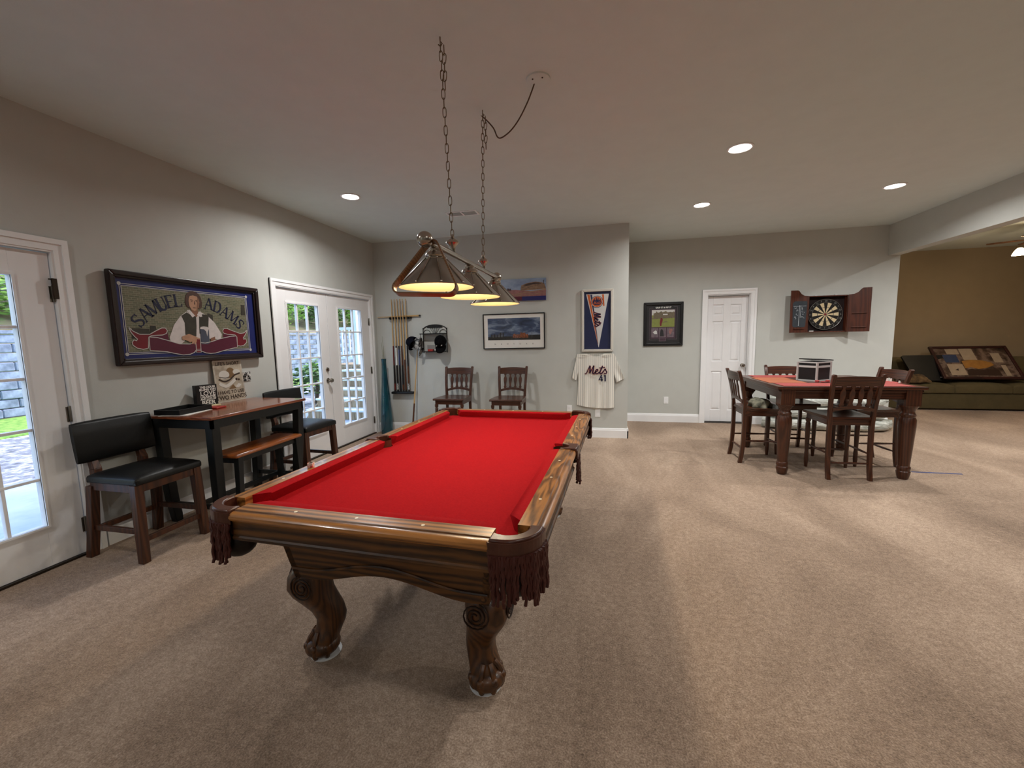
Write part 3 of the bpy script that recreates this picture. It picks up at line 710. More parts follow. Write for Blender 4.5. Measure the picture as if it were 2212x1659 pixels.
# ---------------------------------------------------------------- pool table lamp
LX, LZ = -.81, 1.88
def pool_lamp():
    T = thing('pool_lamp', 'three-shade brushed nickel pool table lamp hanging on two chains', 'lamp', (LX, 2.44, 0))
    y0, y1 = 1.811-2.44, 3.076-2.44
    MB().tube([(0, y0, LZ), (0, y1, LZ)], .0165, 16).build('bar', 'nickel', T)
    for y in (y0, y1):
        MB().sphere((0, y, LZ), .037, 20, 14).build('end_ball', 'nickel', T)
    RIM, RZ = .1825, 1.68
    for i, y in enumerate((1.925-2.44, 0, 3.005-2.44)):
        M = Matrix.Translation((0, y, 0))
        sh = MB().lathe([(.046, 1.818), (.05, 1.812), (RIM-.006, RZ+.006), (RIM, RZ), (RIM-.004, RZ-.001), (RIM-.0085, RZ+.004), (.046, 1.806)], 40, M, False).build('shade', 'nickel_shade', T)
        MB().lathe([(RIM-.0035, RZ-.0018), (RIM-.0095, RZ+.003), (.047, 1.803), (.01, 1.805)], 40, M, False).build('shade_liner', 'shade_liner', sh)
        MB().lathe([(.0, 1.868), (.024, 1.866), (.03, 1.858), (.028, 1.85), (.044, 1.84), (.05, 1.828), (.046, 1.82), (.054, 1.815), (.052, 1.808)], 28, M, False).build('cup', 'nickel', sh)
        MB().sphere((0, y, 1.79), .028, 14, 10, (1, 1, 1.2)).build('bulb', 'bulb_glow', sh)
        rib0 = None
        for k in range(10):
            a = 2*PI*k/10+.2
            p0 = Vector((.051*math.cos(a), y+.051*math.sin(a), 1.815)); p1 = Vector(((RIM-.004)*math.cos(a), y+(RIM-.004)*math.sin(a), RZ+.007))
            MB().tube([tuple(p0), tuple(p1)],   .003, 6).sphere(tuple(p1), .0058, 8, 6).sphere(tuple(p0), .0048, 8, 6).build('rib', 'nickel', sh)
        L = bpy.data.lights.new('pool_bulb', 'POINT'); L.energy = POOL_W; L.color = (1, .89, .72); L.shadow_soft_size = .03
        o = bpy.data.objects.new('lamp', L); COL.objects.link(o); o.parent = T; o.location = (0, y, 1.752)
    # chains
    mb = MB(); n = 16
    oval = [(.0085*math.cos(2*PI*k/n), 0, .019*math.copysign(1, math.sin(2*PI*k/n)) * (abs(math.sin(2*PI*k/n)) > .01) * .45+.017*math.sin(2*PI*k/n)) for k in range(n)]
    mb.tube(oval, .0021, 6, closed=True)
    link = None
    for (yy, hx, hy, extra) in ((2.165-2.44, 0, 2.09-2.44, 5), (2.735-2.44, 0.01, 2.775-2.44, 5)):
        ztop, zbot = CEIL-.045, 1.985
        ch = MB().lathe([(.002, 1.985), (.008, 1.982), (.011, 1.972), (.007, 1.966), (.018, 1.958), (.034, 1.945), (.036, 1.938), (.026, 1.930), (.02, 1.922), (.014, 1.912), (.013, 1.896)], 24,
                        Matrix.Translation((0, yy, 0)), True).build('chain_finial', 'nickel', T)
        cnt = int((ztop-zbot)/.040)
        def place(p, k, tilt):
            nonlocal link
            if link is None:
                o = mb.build('chain_link', 'brass_chain', ch); link = o.data; o.location = p
            else:
                o = obj_of('chain_link', link, ch, p)
            o.rotation_euler = (0, tilt, (k % 2)*PI/2+.4)
        for k in range(cnt+1):
            f = k/cnt
            place((hx*f, yy+(hy-yy)*f, zbot+(ztop-zbot)*f), k, 0)
        for k in range(extra):
            place((hx+.016, hy+.006, ztop-.015-k*.04), k+1, .12)
        MB().tube([(hx, hy, CEIL), (hx, hy, CEIL-.02), (hx+.01, hy, CEIL-.032), (hx, hy, CEIL-.045), (hx-.01, hy, CEIL-.034)], .003, 6).build('swag_hook', 'brass_chain', ch)
pool_lamp()
cord = MB().tube(smooth_path([(-.80, 2.775, 2.858), (-.785, 2.765, 2.85), (-.72, 2.735, 2.77), (-.69, 2.72, 2.705), (-.655, 2.70, 2.688), (-.59, 2.665, 2.705), (-.53, 2.635, 2.75), (-.47, 2.60, 2.82), (-.43, 2.575, 2.885), (-.418, 2.56, 2.902)], 6), .0042, 6).build('lamp_cord', 'cord_brown')
tag(cord, 'thin brown swag cord looping from the lamp chain to the ceiling plate', 'cord')
cp = thing('ceiling_plate', 'round ceiling plate with two screws where the lamp cord enters', 'ceiling plate', (-.395, 2.545, CEIL))
MB().lathe([(.07, 0), (.068, -.008), (.058, -.012), (.001, -.013)], 28).build('plate', 'ceiling_paint', cp)
for sx in (-1, 1): MB().lathe([(.005, -.012), (.004, -.016), (.001, -.017)], 8, Matrix.Translation((sx*.028, -.028, 0))).build('screw', 'dark_bronze', cp)

# triangle rack hung over the near end of the lamp
def ball_rack():
    s = .33; h = s*math.sqrt(3)/2; R_ = .028; w = .034
    def tri(off):
        c = [(-s/2, 0), (s/2, 0), (0, h)]; cen = (0, h/3); out = []
        for k, (x, y) in enumerate(c):
            a0 = {0: 150, 1: -90, 2: 30}[k]; base = math.atan2(y-cen[1], x-cen[0])
            dd = R_*2; cx, cy = x-math.cos(base)*dd, y-math.sin(base)*dd
            st = {0: 150, 1: 270, 2: 30}[k]
            for i in range(9):
                a = math.radians(st+120*i/8); out.append((cx+(R_+off)*math.cos(a), cy+(R_+off)*math.sin(a)))
        return out
    o, i = tri(.008), tri(0)
    n = len(o)
    rings = [[(x, -w/2, z) for x, z in o], [(x, w/2, z) for x, z in o], [(x, w/2, z) for x, z in i], [(x, -w/2, z) for x, z in i], [(x, -w/2, z) for x, z in o]]
    ob = MB().loft(rings, False).build('ball_rack', 'rack_wood', None, bevel=.002)
    return ob, h
rk, rh = ball_rack()
tag(rk, 'orange-brown wooden triangle ball rack hung over the end of the pool lamp', 'ball rack')
rk.location = (-.79, 1.732, 1.63); rk.rotation_euler = (math.radians(-22), math.radians(3), 0)
# ---------------------------------------------------------------- counter chairs with arrow spindles
def make_chair(label, group):
    T = thing('counter_chair', label, 'chair', (0, 0, 0), 0, group)      # faces -y, origin under the seat centre
    # seat: saddle-shaped slab
    rings = []
    for i, (x, tw) in enumerate(((-1, 0), (-.8, 0), (-.4, 1), (0, .8), (.4, 1), (.8, 0), (1, 0))):
        ring = []
        for y, z in ((-.225, .585), (-.235, .597), (-.228, .612), (-.1, .612-.006*tw), (.05, .612-.011*tw), (.19, .612), (.195, .585)):
            wdt = .225-.03*max(0, (y+.05)/.25)
            ring.append((x*wdt, y, z))
        rings.append(ring)
    MB().loft(rings).build('seat', 'mahogany_x', T, ang=50)
    ap = MB().box(-.2, .2, -.21, -.19, .53, .588).box(-.18, .18, .165, .183, .53, .588).box(-.2, -.182, -.2, .18, .53, .588).box(.182, .2, -.2, .18, .53, .588)
    ap.build('apron', 'mahogany_x', T, smooth=False, bevel=.003)
    for s in (-1, 1):
        P = [(.024, .53), (.024, .50), (.017, .485), (.022, .47), (.0235, .40), (.021, .30), (.0185, .2), (.0175, .17), (.02, .15), (.0205, .08), (.016, .03), (.014, 0)]
        MB().lathe(P[::-1], 14, Matrix.Translation((s*.187, -.195, 0))).build('leg', 'mahogany', T)
        pts = smooth_path([(.215, 0), (.196, .12), (.185, .30), (.183, .55), (.196, .72), (.225, .88), (.262, 1.015)], 4)
        rings = []
        for y, z in pts:
            wx = .0165; wy = .02 if z < .6 else .017
            x = s*(.178+.024*max(0, (z-.55)/.47))
            rings.append([(x-wx, y-wy, z), (x+wx, y-wy, z), (x+wx, y+wy, z), (x-wx, y+wy, z)])
        rings.append([(a+(x-a)*.5, b, 1.026) for (a, b, _), x in zip([((r[0]), r[1], 0) for r in rings[-1]], [s*.2]*4)])
        MB().loft(rings).build('back_post', 'mahogany', T, bevel=.003, ang=50)
    def yz(z): return .183+max(0, (z-.55))*.168
    crest = []
    for i in range(9):
        t = -1+i/4; x = t*.186; bow = .018*(1-t*t)
        crest.append([(x, yz(.905)+bow-.009, .915), (x, yz(.905)+bow+.009, .915), (x, yz(1.005)+bow+.009, 1.0+.010*(1-t*t)), (x, yz(1.005)+bow-.009, 1.0+.010*(1-t*t))])
    MB().loft(crest).build('crest_rail', 'mahogany_x', T, ang=50)
    low = []
    for i in range(9):
        t = -1+i/4; x = t*.172; up = .028*(1-t*t); bow = .015*(1-t*t)
        low.append([(x, yz(.67)+bow-.009, .665+up), (x, yz(.67)+bow+.009, .665+up), (x, yz(.7)+bow+.009, .698+up), (x, yz(.7)+bow-.009, .698+up)])
    MB().loft(low).build('lower_rail', 'mahogany_x', T, ang=50)
    for k in range(4):
        x = (-.105+.07*k); bow = .015*(1-(x/.18)**2)
        wid = [(.009, .695), (.018, .712), (.022, .728), (.013, .75), (.015, .775), (.021, .82), (.022, .85), (.009, .885), (.008, .892), (.021, .918), (.021, .93)]
        rings = []
        for w, z in wid:
            z2 = z+.02*(1-(x/.18)**2) if z < .72 else z
            rings.append([(x*1.05-w, yz(z)+bow-.006, z2), (x*1.05+w, yz(z)+bow-.006, z2), (x*1.05+w, yz(z)+bow+.006, z2), (x*1.05-w, yz(z)+bow+.006, z2)])
        MB().loft(rings).build('spindle', 'mahogany', T, ang=30)
    for (a, b) in (((-.187, -.195, .20), (.187, -.195, .20)), ((-.183, .19, .16), (.183, .19, .16)), ((-.187, -.195, .25), (-.18, .19, .25)), ((.187, -.195, .25), (.18, .19, .25))):
        A, B = Vector(a), Vector(b); MB().tube([tuple(A), tuple(A.lerp(B, .3)), tuple(A.lerp(B, .5)), tuple(A.lerp(B, .7)), tuple(B)], [.008, .010, .012, .010, .008], 8).build('stretcher', 'mahogany', T)
    return T
CH = [((-2.125, 5.52, 0), 0, 'dark wooden chair against the back wall, nearest the cue rack'),
      ((-1.315, 5.52, 0), 0, 'dark wooden chair against the back wall, under the dark skyline print'),
      ((2.265, 4.70, 0), 182, 'dark wooden chair at the near side of the game table, its back to the camera'),
      ((1.645, 5.105, 0), 92, 'dark wooden chair left of the game table with grey cloth on its seat'),
      ((2.14, 5.53, 0), -2, 'dark wooden chair at the far side of the game table beside the silver case'),
      ((2.735, 5.17, 0), -84, 'dark wooden chair on the right of the game table, nearest the sofa')]
c0 = make_chair(CH[0][2], 'counter-height spindle back chairs')
c0.location = CH[0][0]; c0.rotation_euler = (0, 0, 0)
for loc, rz, l in CH[1:]: copy_tree(c0, None, loc, rz, l)

# ---------------------------------------------------------------- square game table
def game_table():
    x0, x1, y0, y1, zt = 1.625, 2.872, 4.525, 5.735, .90
    cx, cy = (x0+x1)/2, (y0+y1)/2
    T = thing('game_table', 'square dark wooden counter-height table with thick turned legs', 'table', (cx, cy, 0), 1.2)
    hx, hy = (x1-x0)/2, (y1-y0)/2
    MB().box(-hx+.1, hx-.1, -hy+.1, hy-.1, zt-.03, zt-.001).build('table_top', 'mahogany_x', T, smooth=False)
    fr = MB()
    for pts in ([(-hx, -hy), (hx, -hy), (hx-.1, -hy+.1), (-hx+.1, -hy+.1)], [(hx, -hy), (hx, hy), (hx-.1, hy-.1), (hx-.1, -hy+.1)],
                [(hx, hy), (-hx, hy), (-hx+.1, hy-.1), (hx-.1, hy-.1)], [(-hx, hy), (-hx, -hy), (-hx+.1, -hy+.1), (-hx+.1, hy-.1)]):
        fr.prism(pts, zt-.03, zt)
    fr.build('top_border', 'mahogany_x', T, smooth=False, bevel=.004)
    mo = MB().box(-hx+.02, hx-.02, -hy+.02, -hy+.05, zt-.055, zt-.03).box(-hx+.02, hx-.02, hy-.05, hy-.02, zt-.055, zt-.03).box(-hx+.02, -hx+.05, -hy+.02, hy-.02, zt-.055, zt-.03).box(hx-.05, hx-.02, -hy+.02, hy-.02, zt-.055, zt-.03)
    mo.build('edge_moulding', 'mahogany_x', T, smooth=False, bevel=.006)
    for a in range(4):
        M = Matrix.Rotation(a*PI/2, 4, 'Z'); h = hx if a % 2 == 0 else hy; d = hy if a % 2 == 0 else hx
        MB().box(-h+.1, h-.1, -d+.045, -d+.07, .775, zt-.05, M).build('apron', 'mahogany_x', T, smooth=False)
    lp = [(.036, 0), (.044, .012), (.052, .05), (.055, .075), (.049, .085), (.053, .10), (.053, .12), (.045, .132), (.046, .15), (.052, .25), (.060, .40), (.067, .52), (.065, .58), (.055, .605), (.06, .615), (.06, .63), (.052, .64),
          (.048, .66), (.055, .68), (.068, .70), (.075, .712), (.075, .72)]
    for sx in (-1, 1):
        for sy in (-1, 1):
            px, py = sx*(hx-.098), sy*(hy-.078)
            MB().lathe(lp, 24, Matrix.Translation((px, py, 0))).box(px-.062, px+.062, py-.062, py+.062, .715, zt-.03).build('leg', 'mahogany', T, ang=35)
game_table()
plain('mat_red', rgb(150, 64, 60), .75, bmp=.2, bscale=300)
plain('mat_orange', rgb(156, 88, 58), .75, bmp=.2, bscale=300)
def placemat(x0, x1, y0, y1, rz, m, label):
    cx, cy = (x0+x1)/2, (y0+y1)/2
    o = MB().box(-(x1-x0)/2, (x1-x0)/2, -(y1-y0)/2, (y1-y0)/2, 0, .003).build('placemat', m, None, smooth=False)
    o.location = (cx, cy, .9005); o.rotation_euler = (0, 0, math.radians(rz)); tag(o, label, 'placemat', 'placemats on the game table')
placemat(1.665, 2.02, 4.84, 5.41, 1, 'mat_orange', 'orange placemat on the left side of the game table')
placemat(1.70, 2.80, 4.56, 4.83, 1, 'mat_red', 'red placemat along the near edge of the game table')
placemat(1.72, 2.45, 5.43, 5.70, 1, 'mat_red', 'red placemat along the far edge of the game table, before the far chair')
placemat(2.50, 2.86, 4.845, 5.42, 1, 'mat_red', 'red placemat on the right side of the game table by the white pieces')
plain('aluminium', rgb(206, 206, 204), .4, metal=.3)
plain('case_panel', rgb(22, 22, 24), .5, bmp=.1)
def chip_case():
    T = thing('chip_case', 'silver-edged black box case standing on the game table', 'case', (2.205, 5.145, .9005), 36)
    w, d, h = .115, .10, .205
    MB().box(-w, w, -d, d, .004, h-.002).build('body', 'case_panel', T, smooth=False)
    e = MB()
    for sx in (-1, 1):
        for sy in (-1, 1): e.tube([(sx*w, sy*d, 0), (sx*w, sy*d, h)], .012, 10)
    for z in (.006, h-.05, h-.006):
        t = .007 if z != h-.05 else .011
        for sy in (-1, 1): e.box(-w, w, sy*d-.005, sy*d+.005, z-t, z+t)
        for sx in (-1, 1): e.box(sx*w-.005, sx*w+.005, -d, d, z-t, z+t)
    e.build('metal_edges', 'aluminium', T)
    MB().box(-w+.01, w-.01, -d+.01, d-.01, h-.004, h+.002).build('lid', 'case_panel', T, smooth=False)
    o = thing('tablet', 'flat black tablet lying tilted on top of the silver-edged case', 'tablet', (2.235, 5.18, 1.119), 20)
    M = Matrix.Rotation(math.radians(3), 4, 'Y')
    MB().box(-.13, .13, -.09, .09, 0, .012, M).build('tablet_body', 'black_satin', o, bevel=.004)
    MB().box(-.12, .12, -.08, .08, .012, .013, M).build('screen', 'case_panel', o, smooth=False)
chip_case()
plain('chip_red', rgb(190, 86, 84), .5)
def chips(x, y, n, label, m='chip_red'):
    for k in range(n):
        o = MB().lathe([(.0175, 0), (.0195, .0006), (.0195, .0028), (.0175, .0034)], 18).build('poker_chip', m)
        o.location = (x+random.uniform(-.002, .002), y+random.uniform(-.002, .002), .9005+k*.0036); tag(o, ['topmost', 'second', 'third', 'fourth', 'fifth', 'sixth'][n-1-k]+' from the top, '*(k < n-1)+' '*(k == n-1)+label, 'poker chip', 'red poker chips')
chips(2.15, 4.93, 6, 'red poker chip of the left stack by the case')
chips(2.25, 4.94, 6, 'red poker chip of the right stack by the case')
chips(2.20, 4.925, 3, 'red poker chip of the low middle pile by the case')
for (x, y, l, h) in ((2.838, 5.085, 'tallest white game piece near the right edge of the game table', .045), (2.842, 5.055, 'squat white game piece beside the tallest one', .026),
                     (2.838, 4.985, 'slim white game piece in the middle of the row of white pieces', .03), (2.842, 4.865, 'round white game piece nearest the corner of the game table', .02)):
    o = MB().lathe([(.009, 0), (.010, .003), (.006, h*.4), (.006, h*.6), (.009, h*.8), (.006, h*.97), (.001, h)], 14).build('game_piece', 'white_paper'); o.location = (x, y, .9036); tag(o, l, 'game piece', 'white game pieces on the game table')

# grey cloth on the left chair, wrapped bundle behind the table, blue tape
mottled('grey_cloth', [(.35, rgb(70, 70, 58)), (.65, rgb(136, 132, 112))], 14, .9)
def lump(rx, ry, rz, n, m, seed, amp, f):
    rnd = random.Random(seed); ph = [rnd.uniform(0, 6) for _ in range(8)]; rings = []
    for i in range(m+1):
        u = (i/m)*PI/2; ring = []
        for j in range(n):
            a = 2*PI*j/n
            w = 1+amp*(math.sin(f*a+ph[0]+u*3)+.6*math.sin(2*f*a+ph[1]-u*5)+.4*math.sin((f+3)*a+ph[2]))
            r = max(.001, math.cos(u))**.5*w
            z = math.sin(u)*rz*(1+.6*amp*math.sin(2*a+ph[3])+.5*amp*math.sin(5*a+ph[4]))
            ring.append((rx*r*math.cos(a), ry*r*math.sin(a), max(0, z)))
        rings.append(ring)
    return MB().loft(rings)
gc = lump(.11, .15, .085, 36, 10, 3, .11, 3).build('folded_cloth', 'grey_cloth', None, ang=80)
gc.location = (1.67, 5.12, .608); tag(gc, 'crumpled grey cloth on the seat of the left chair', 'cloth')
m_, nt_, bs_ = _new('plastic_wrap'); v_ = coords(nt_, (1, 1, 4)); n_ = noise(nt_, v_, 5, 4, .6, 1.5)
nt_.links.new(ramp(nt_, n_, [(.35, rgb(160, 166, 158)), (.65, rgb(226, 230, 224))]), bs_.inputs['Base Color']); bs_.inputs['Roughness'].default_value = .32; bump(nt_, bs_, n_, .8, .03)
def bundle():
    T = thing('wrapped_bundle', 'long pale bundle wrapped in clear plastic on the floor behind the game table', 'bundle', (3.12, 6.87, 0), -1)
    for k, (z0, z1, hw) in enumerate(((0, .18, .82), (.175, .355, .80), (.35, .50, .76))):
        rings = []
        for i in range(13):
            t = -1+i/6; e = (1-abs(t)**6)**.5 if abs(t) < 1 else .12; e = max(.12, e); ring = []
            for j in range(16):
                a = 2*PI*j/16; ca, sa = math.cos(a), math.sin(a); q = (abs(ca)**4+abs(sa)**4)**(-.25)
                ring.append((t*hw+.01*math.sin(j*3+i), .20*q*ca*e*(1+.05*math.sin(i*2.3+k)), (z0+z1)/2+((z1-z0)/2)*q*sa*(e if k else max(e, .8))*(1-.05*math.sin(i*1.7+k*2)**2)))
            rings.append(ring)
        mn = min(p[2] for r in rings for p in r)
        if k == 0: rings = [[(x, y, max(0, z)) for x, y, z in r] for r in rings]
        MB().loft(rings).build('fold', 'plastic_wrap', T, ang=80)
bundle()
tp = MB().box(3.0, 3.425, 4.842, 4.868, .0, .0012).build('floor_tape', plain('tape_blue', rgb(58, 74, 130), .6)); tag(tp, 'strip of blue tape on the carpet right of the game table', 'tape')
# ---------------------------------------------------------------- pub table, bench, leather stools along the left wall
def pub_table():
    x0, x1, y0, y1, zt = -3.482, -2.865, 2.452, 3.455, .885
    cx, cy = (x0+x1)/2, (y0+y1)/2; hx, hy = (x1-x0)/2, (y1-y0)/2
    T = thing('pub_table', 'narrow counter-height table with cherry top and black legs against the left wall', 'table', (cx, cy, 0))
    MB().box(-hx, hx, -hy, hy, zt-.024, zt).build('table_top', 'cherry_top', T, bevel=.005)
    MB().box(-hx+.02, hx-.02, -hy+.02, -hy+.04, zt-.094, zt-.024).box(-hx+.02, hx-.02, hy-.04, hy-.02, zt-.094, zt-.024).box(-hx+.02, -hx+.04, -hy+.02, hy-.02, zt-.094, zt-.024).box(hx-.04, hx-.02, -hy+.02, hy-.02, zt-.094, zt-.024).build('apron', 'black_paint', T, smooth=False)
    for sx in (-1, 1):
        for sy in (-1, 1):
            rings = []
            for z, o, w in ((0, .055, .027), (.06, .05, .03), (.2, .03, .033), (.5, .01, .034), (.79, .0, .034), (zt-.024, 0, .034)):
                px, py = sx*(hx-.055-(o if sx > 0 else o*.2)), sy*(hy-.055-o*.8); rings.append([(px-w, py-w, z), (px+w, py-w, z), (px+w, py+w, z), (px-w, py+w, z)])
            MB().loft(rings).build('leg', 'black_paint', T, bevel=.004)
    for sy in (-1, 1): MB().box(-hx+.07, hx-.1, sy*(hy-.085)-.012, sy*(hy-.085)+.012, .13, .17).build('stretcher', 'black_paint', T, smooth=False, bevel=.003)
    MB().box(-.012, .012, -hy+.09, hy-.09, .13, .17).build('stretcher', 'black_paint', T, smooth=False, bevel=.003)
pub_table()
def bench():
    T = thing('bench', 'low bench with orange-brown plank seat and black legs pushed under the pub table', 'bench', (-2.965, 2.965, 0), 2)
    hx, hy, zt = .135, .375, .56
    MB().box(-hx, hx, -hy, hy, zt-.03, zt).build('seat', 'bench_top', T, bevel=.012)
    MB().box(-hx+.03, hx-.03, -hy+.03, hy-.03, zt-.075, zt-.03).build('apron', 'black_paint', T, smooth=False)
    for sx in (-1, 1):
        for sy in (-1, 1):
            rings = []
            for z, o, w in ((0, .03, .024), (.3, .01, .022), (zt-.03, 0, .024)):
                px, py = sx*(hx-.035-.0*o), sy*(hy-.05+o); rings.append([(px-w, py-w, z), (px+w, py-w, z), (px+w, py+w, z), (px-w, py+w, z)])
            MB().loft(rings).build('leg', 'black_paint', T, bevel=.003)
    MB().box(-.01, .01, -hy+.04, hy-.04, .14, .175).build('stretcher', 'black_paint', T, smooth=False)
    for sy in (-1, 1): MB().box(-hx+.04, hx-.04, sy*(hy-.04)-.01, sy*(hy-.04)+.01, .14, .175).build('stretcher', 'black_paint', T, smooth=False)
bench()
def padded(x0, x1, y0, y1, z0, z1, crown=.012, e=.02):     # upholstered block: rounded edges and a crowned top
    rings = []; nx = 8; ny = 8
    mb = MB()
    def P(u, v, top):
        x = (x0+x1)/2+u*(x1-x0)/2; y = (y0+y1)/2+v*(y1-y0)/2
        return (x, y, z1+crown*(1-u**4)*(1-v**4)-e*max(abs(u), abs(v))**14 if top else z0)
    vs = []; fs = []; U = [-1, -.97, -.85, -.5, 0, .5, .85, .97, 1]; n = len(U)
    for t in (1, 0):
        for v in U:
            for u in U: vs.append(P(u, v, t))
    for t in (0, 1):
        for j in range(n-1):
            for i in range(n-1):
                a = t*n*n+j*n+i; fs.append((a, a+1, a+n+1, a+n))
    edge = [i for i in range(n)]+[j*n+n-1 for j in range(1, n)]+[n*n-1-i for i in range(1, n)]+[(n-1-j)*n for j in range(1, n-1)]
    for k in range(len(edge)):
        a, b = edge[k], edge[(k+1) % len(edge)]; fs.append((a, b, b+n*n, a+n*n))
    return mb.add(vs, fs)
def stool(label, loc, rz):      # faces +x
    T = thing('bar_stool', label, 'stool', loc, rz, 'black leather stools at the pub table')
    W = .223
    padded(-.20, .235, -W, W, .525, .583, .012, .022).build('seat_cushion', 'black_leather', T, ang=60, bevel=.008)
    MB().box(.19, .215, -W+.03, W-.03, .47, .527).box(-.19, -.165, -W+.03, W-.03, .47, .527).box(-.19, .21, -W+.012, -W+.034, .47, .527).box(-.19, .21, W-.034, W-.012, .47, .527).build('apron', 'stool_wood', T, smooth=False, bevel=.003)
    for s in (-1, 1):
        rings = []
        for z, ox, oy, w in ((0, .03, .016, .0245), (.25, .012, .008, .026), (.525, 0, 0, .027)):
            px, py = .195+ox*.6, s*(W-.026+oy); rings.append([(px-w, py-w, z), (px+w, py-w, z), (px+w, py+w, z), (px-w, py+w, z)])
        MB().loft(rings).build('leg', 'stool_wood', T, bevel=.004)
        rings = []
        for z, x, w in ((0, -.245, .0255), (.2, -.215, .026), (.5, -.19, .026), (.6, -.222, .024), (.72, -.262, .016), (.85, -.295, .010)):
            py = s*(W-.075 if z > .52 else W-.026+(.016*(1-z/.5)))
            rings.append([(x-w, py-w, z), (x+w, py-w, z), (x+w, py+w, z), (x-w, py+w, z)])
        if s: pass
        MB().loft(rings[:3]).build('leg', 'stool_wood', T, bevel=.004)
        MB().loft(rings[3:]+[]).loft([rings[3], [(a, s*(W-.075)+(b-s*(W-.075)), .5) for a, b, _ in rings[3]]]).build('back_post', 'stool_wood', T, bevel=.003)
    # padded back: thick board, rounded, raked and bowed
    rings = []
    for i in range(11):
        t = -1+i/5; y = t*(W+.019); th = .033*(1-.55*abs(t)**6); bow = -.018*(1-t*t); ring = []
        for a in range(16):
            an = 2*PI*a/16; ca, sa = math.cos(an), math.sin(an); q = (abs(ca)**5+abs(sa)**5)**(-.2)
            z = .788+.138*q*sa*(1-.04*abs(t)**6); x = -.222-.18*(z-.66)*.5+bow+th*q*ca*(.85+.15*(1-abs(sa)))
            ring.append((x, y, z))
        rings.append(ring)
    MB().loft(rings).build('backrest', 'black_leather', T, ang=60)
    for (a, b) in (((.20, -W+.03, .14), (.20, W-.03, .14)), ((-.225, -W+.03, .14), (-.225, W-.03, .14))):
        MB().box(a[0]-.011, a[0]+.011, a[1], b[1], .17 if a[0] < 0 else .13, .205 if a[0] < 0 else .165).build('stretcher', 'stool_wood', T, smooth=False, bevel=.002)
    for s in (-1, 1): MB().box(-.22, .2, s*(W-.02)-.011, s*(W-.02)+.011, .19, .225).build('stretcher', 'stool_wood', T, smooth=False, bevel=.002)
stool('black leather stool with brown legs nearest the camera, beside the near left door', (-3.185, 2.196, 0), 0)
stool('black leather stool with brown legs in front of the double door, beyond the pub table', (-3.15, 3.735, 0), -3)

# ---------------------------------------------------------------- things on the pub table
PT = .885
blk = thing('block_sign', 'small black block sign with white lettering about love and beer', 'sign', (-3.405, 2.905, PT), 78)
MB().box(-.085, .085, 0, .05, .012, .19).build('block', 'black_satin', blk, smooth=False, bevel=.002)
MB().box(-.09, .09, -.03, .06, 0, .011).build('base_block', 'cream', blk, smooth=False, bevel=.002)
wt = MB()
for body, s, z, sx in (('THIS HOUSE', .026, .162, .86), ('RUNS ON', .026, .140, 1.15), ('LOVE', .052, .099, 1.0), ('LAUGHTER', .024, .079, 1.02), ('AND LOTS OF', .024, .058, .82), ('BEER', .050, .018, 1.02)):
    text_on(wt, body, s, .008, z, -.0006, bold=.0012, sx=sx)
wt.build('lettering', 'white_print', blk, smooth=False)
tin = thing('tin_sign', 'cream tin sign with lettering and drawing, leaning on the wall behind the pub table', 'sign', (-3.452, 3.195, PT), 90)
mottled('tin_cream', [(.35, rgb(150, 138, 120)), (.65, rgb(196, 184, 164))], 9, .4)
plain('tin_ink', rgb(58, 44, 34), .5); plain('tin_sepia', rgb(120, 92, 60), .5); plain('tin_pale', rgb(206, 202, 192), .5)
Ml = Matrix.Rotation(math.radians(-4), 4, 'X')
tb = MB().slab([(-.152, .01), (-.142, 0), (.142, 0), (.152, .01), (.152, .385), (.142, .395), (-.142, .395), (-.152, .385)], 0, .004, Ml).build('sign_plate', 'tin_cream', tin, smooth=False)
ed = MB(); frame_bars(ed, .29, .382, .004, -.001, 0, .006)
ed.v = [tuple(Ml @ Vector(v)) for v in ed.v]; ed.build('printed_border', 'tin_pale', tin, smooth=False)
tt = MB()
for body, s, z in (("LIFE'S SHORT", .044, .345), ('I HAVE TO USE', .043, .078), ('TWO HANDS', .054, .026)): text_on(tt, body, s, 0, z, -.0012, bold=.0008, sx=.98)
tt.v = [tuple(Ml @ Vector(v)) for v in tt.v]; tt.build('lettering', 'tin_ink', tin, smooth=False)
def dr(name, pts, m, w=None, y=-.001):
    mb = MB()
    if w: strip_slab(mb, smooth_path(pts, 4), w, y-.0006, y)
    else: mb.slab(pts, y-.0006, y)
    mb.v = [tuple(Ml @ Vector(v)) for v in mb.v]; mb.build(name, m, tin, smooth=False)
dr('printed_drawing', arc(-.05, .255, .055, 0, 360, 20, .04)[:-1], 'tin_pale'); dr('printed_drawing', arc(.085, .275, .04, 0, 360, 20, .025)[:-1], 'tin_pale')
dr('printed_drawing', arc(.02, .27, .045, 0, 360, 20, .05)[:-1], 'tin_sepia', None, -.0008)
dr('printed_drawing', [(-.11, .22), (-.06, .195), (0, .205), (.06, .245), (.12, .26)], 'tin_ink', .014, -.0016)
dr('printed_drawing', [(-.10, .24), (-.04, .225), (.0, .235)], 'tin_ink', .006, -.0016)
dr('printed_drawing', [(-.11, .18), (-.05, .15), (.0, .165), (.06, .205)], 'tin_pale', .03, -.0012)
dr('printed_drawing', [(.05, .13), (.09, .165), (.12, .15), (.09, .125)], 'tin_pale', None, -.0014); dr('printed_drawing', [(-.02, .12), (.03, .16), (.06, .12)], 'tin_sepia', None, -.0013)
dr('printed_drawing', arc(.075, .205, .012, 0, 360, 12)[:-1], 'tin_ink', None, -.0015); dr('printed_drawing', arc(.1, .2, .01, 0, 360, 12)[:-1], 'tin_ink', None, -.0015)
tray = thing('tray', 'black rectangular tray on the near end of the pub table', 'tray', (-3.315, 2.62, PT+.004), 6)
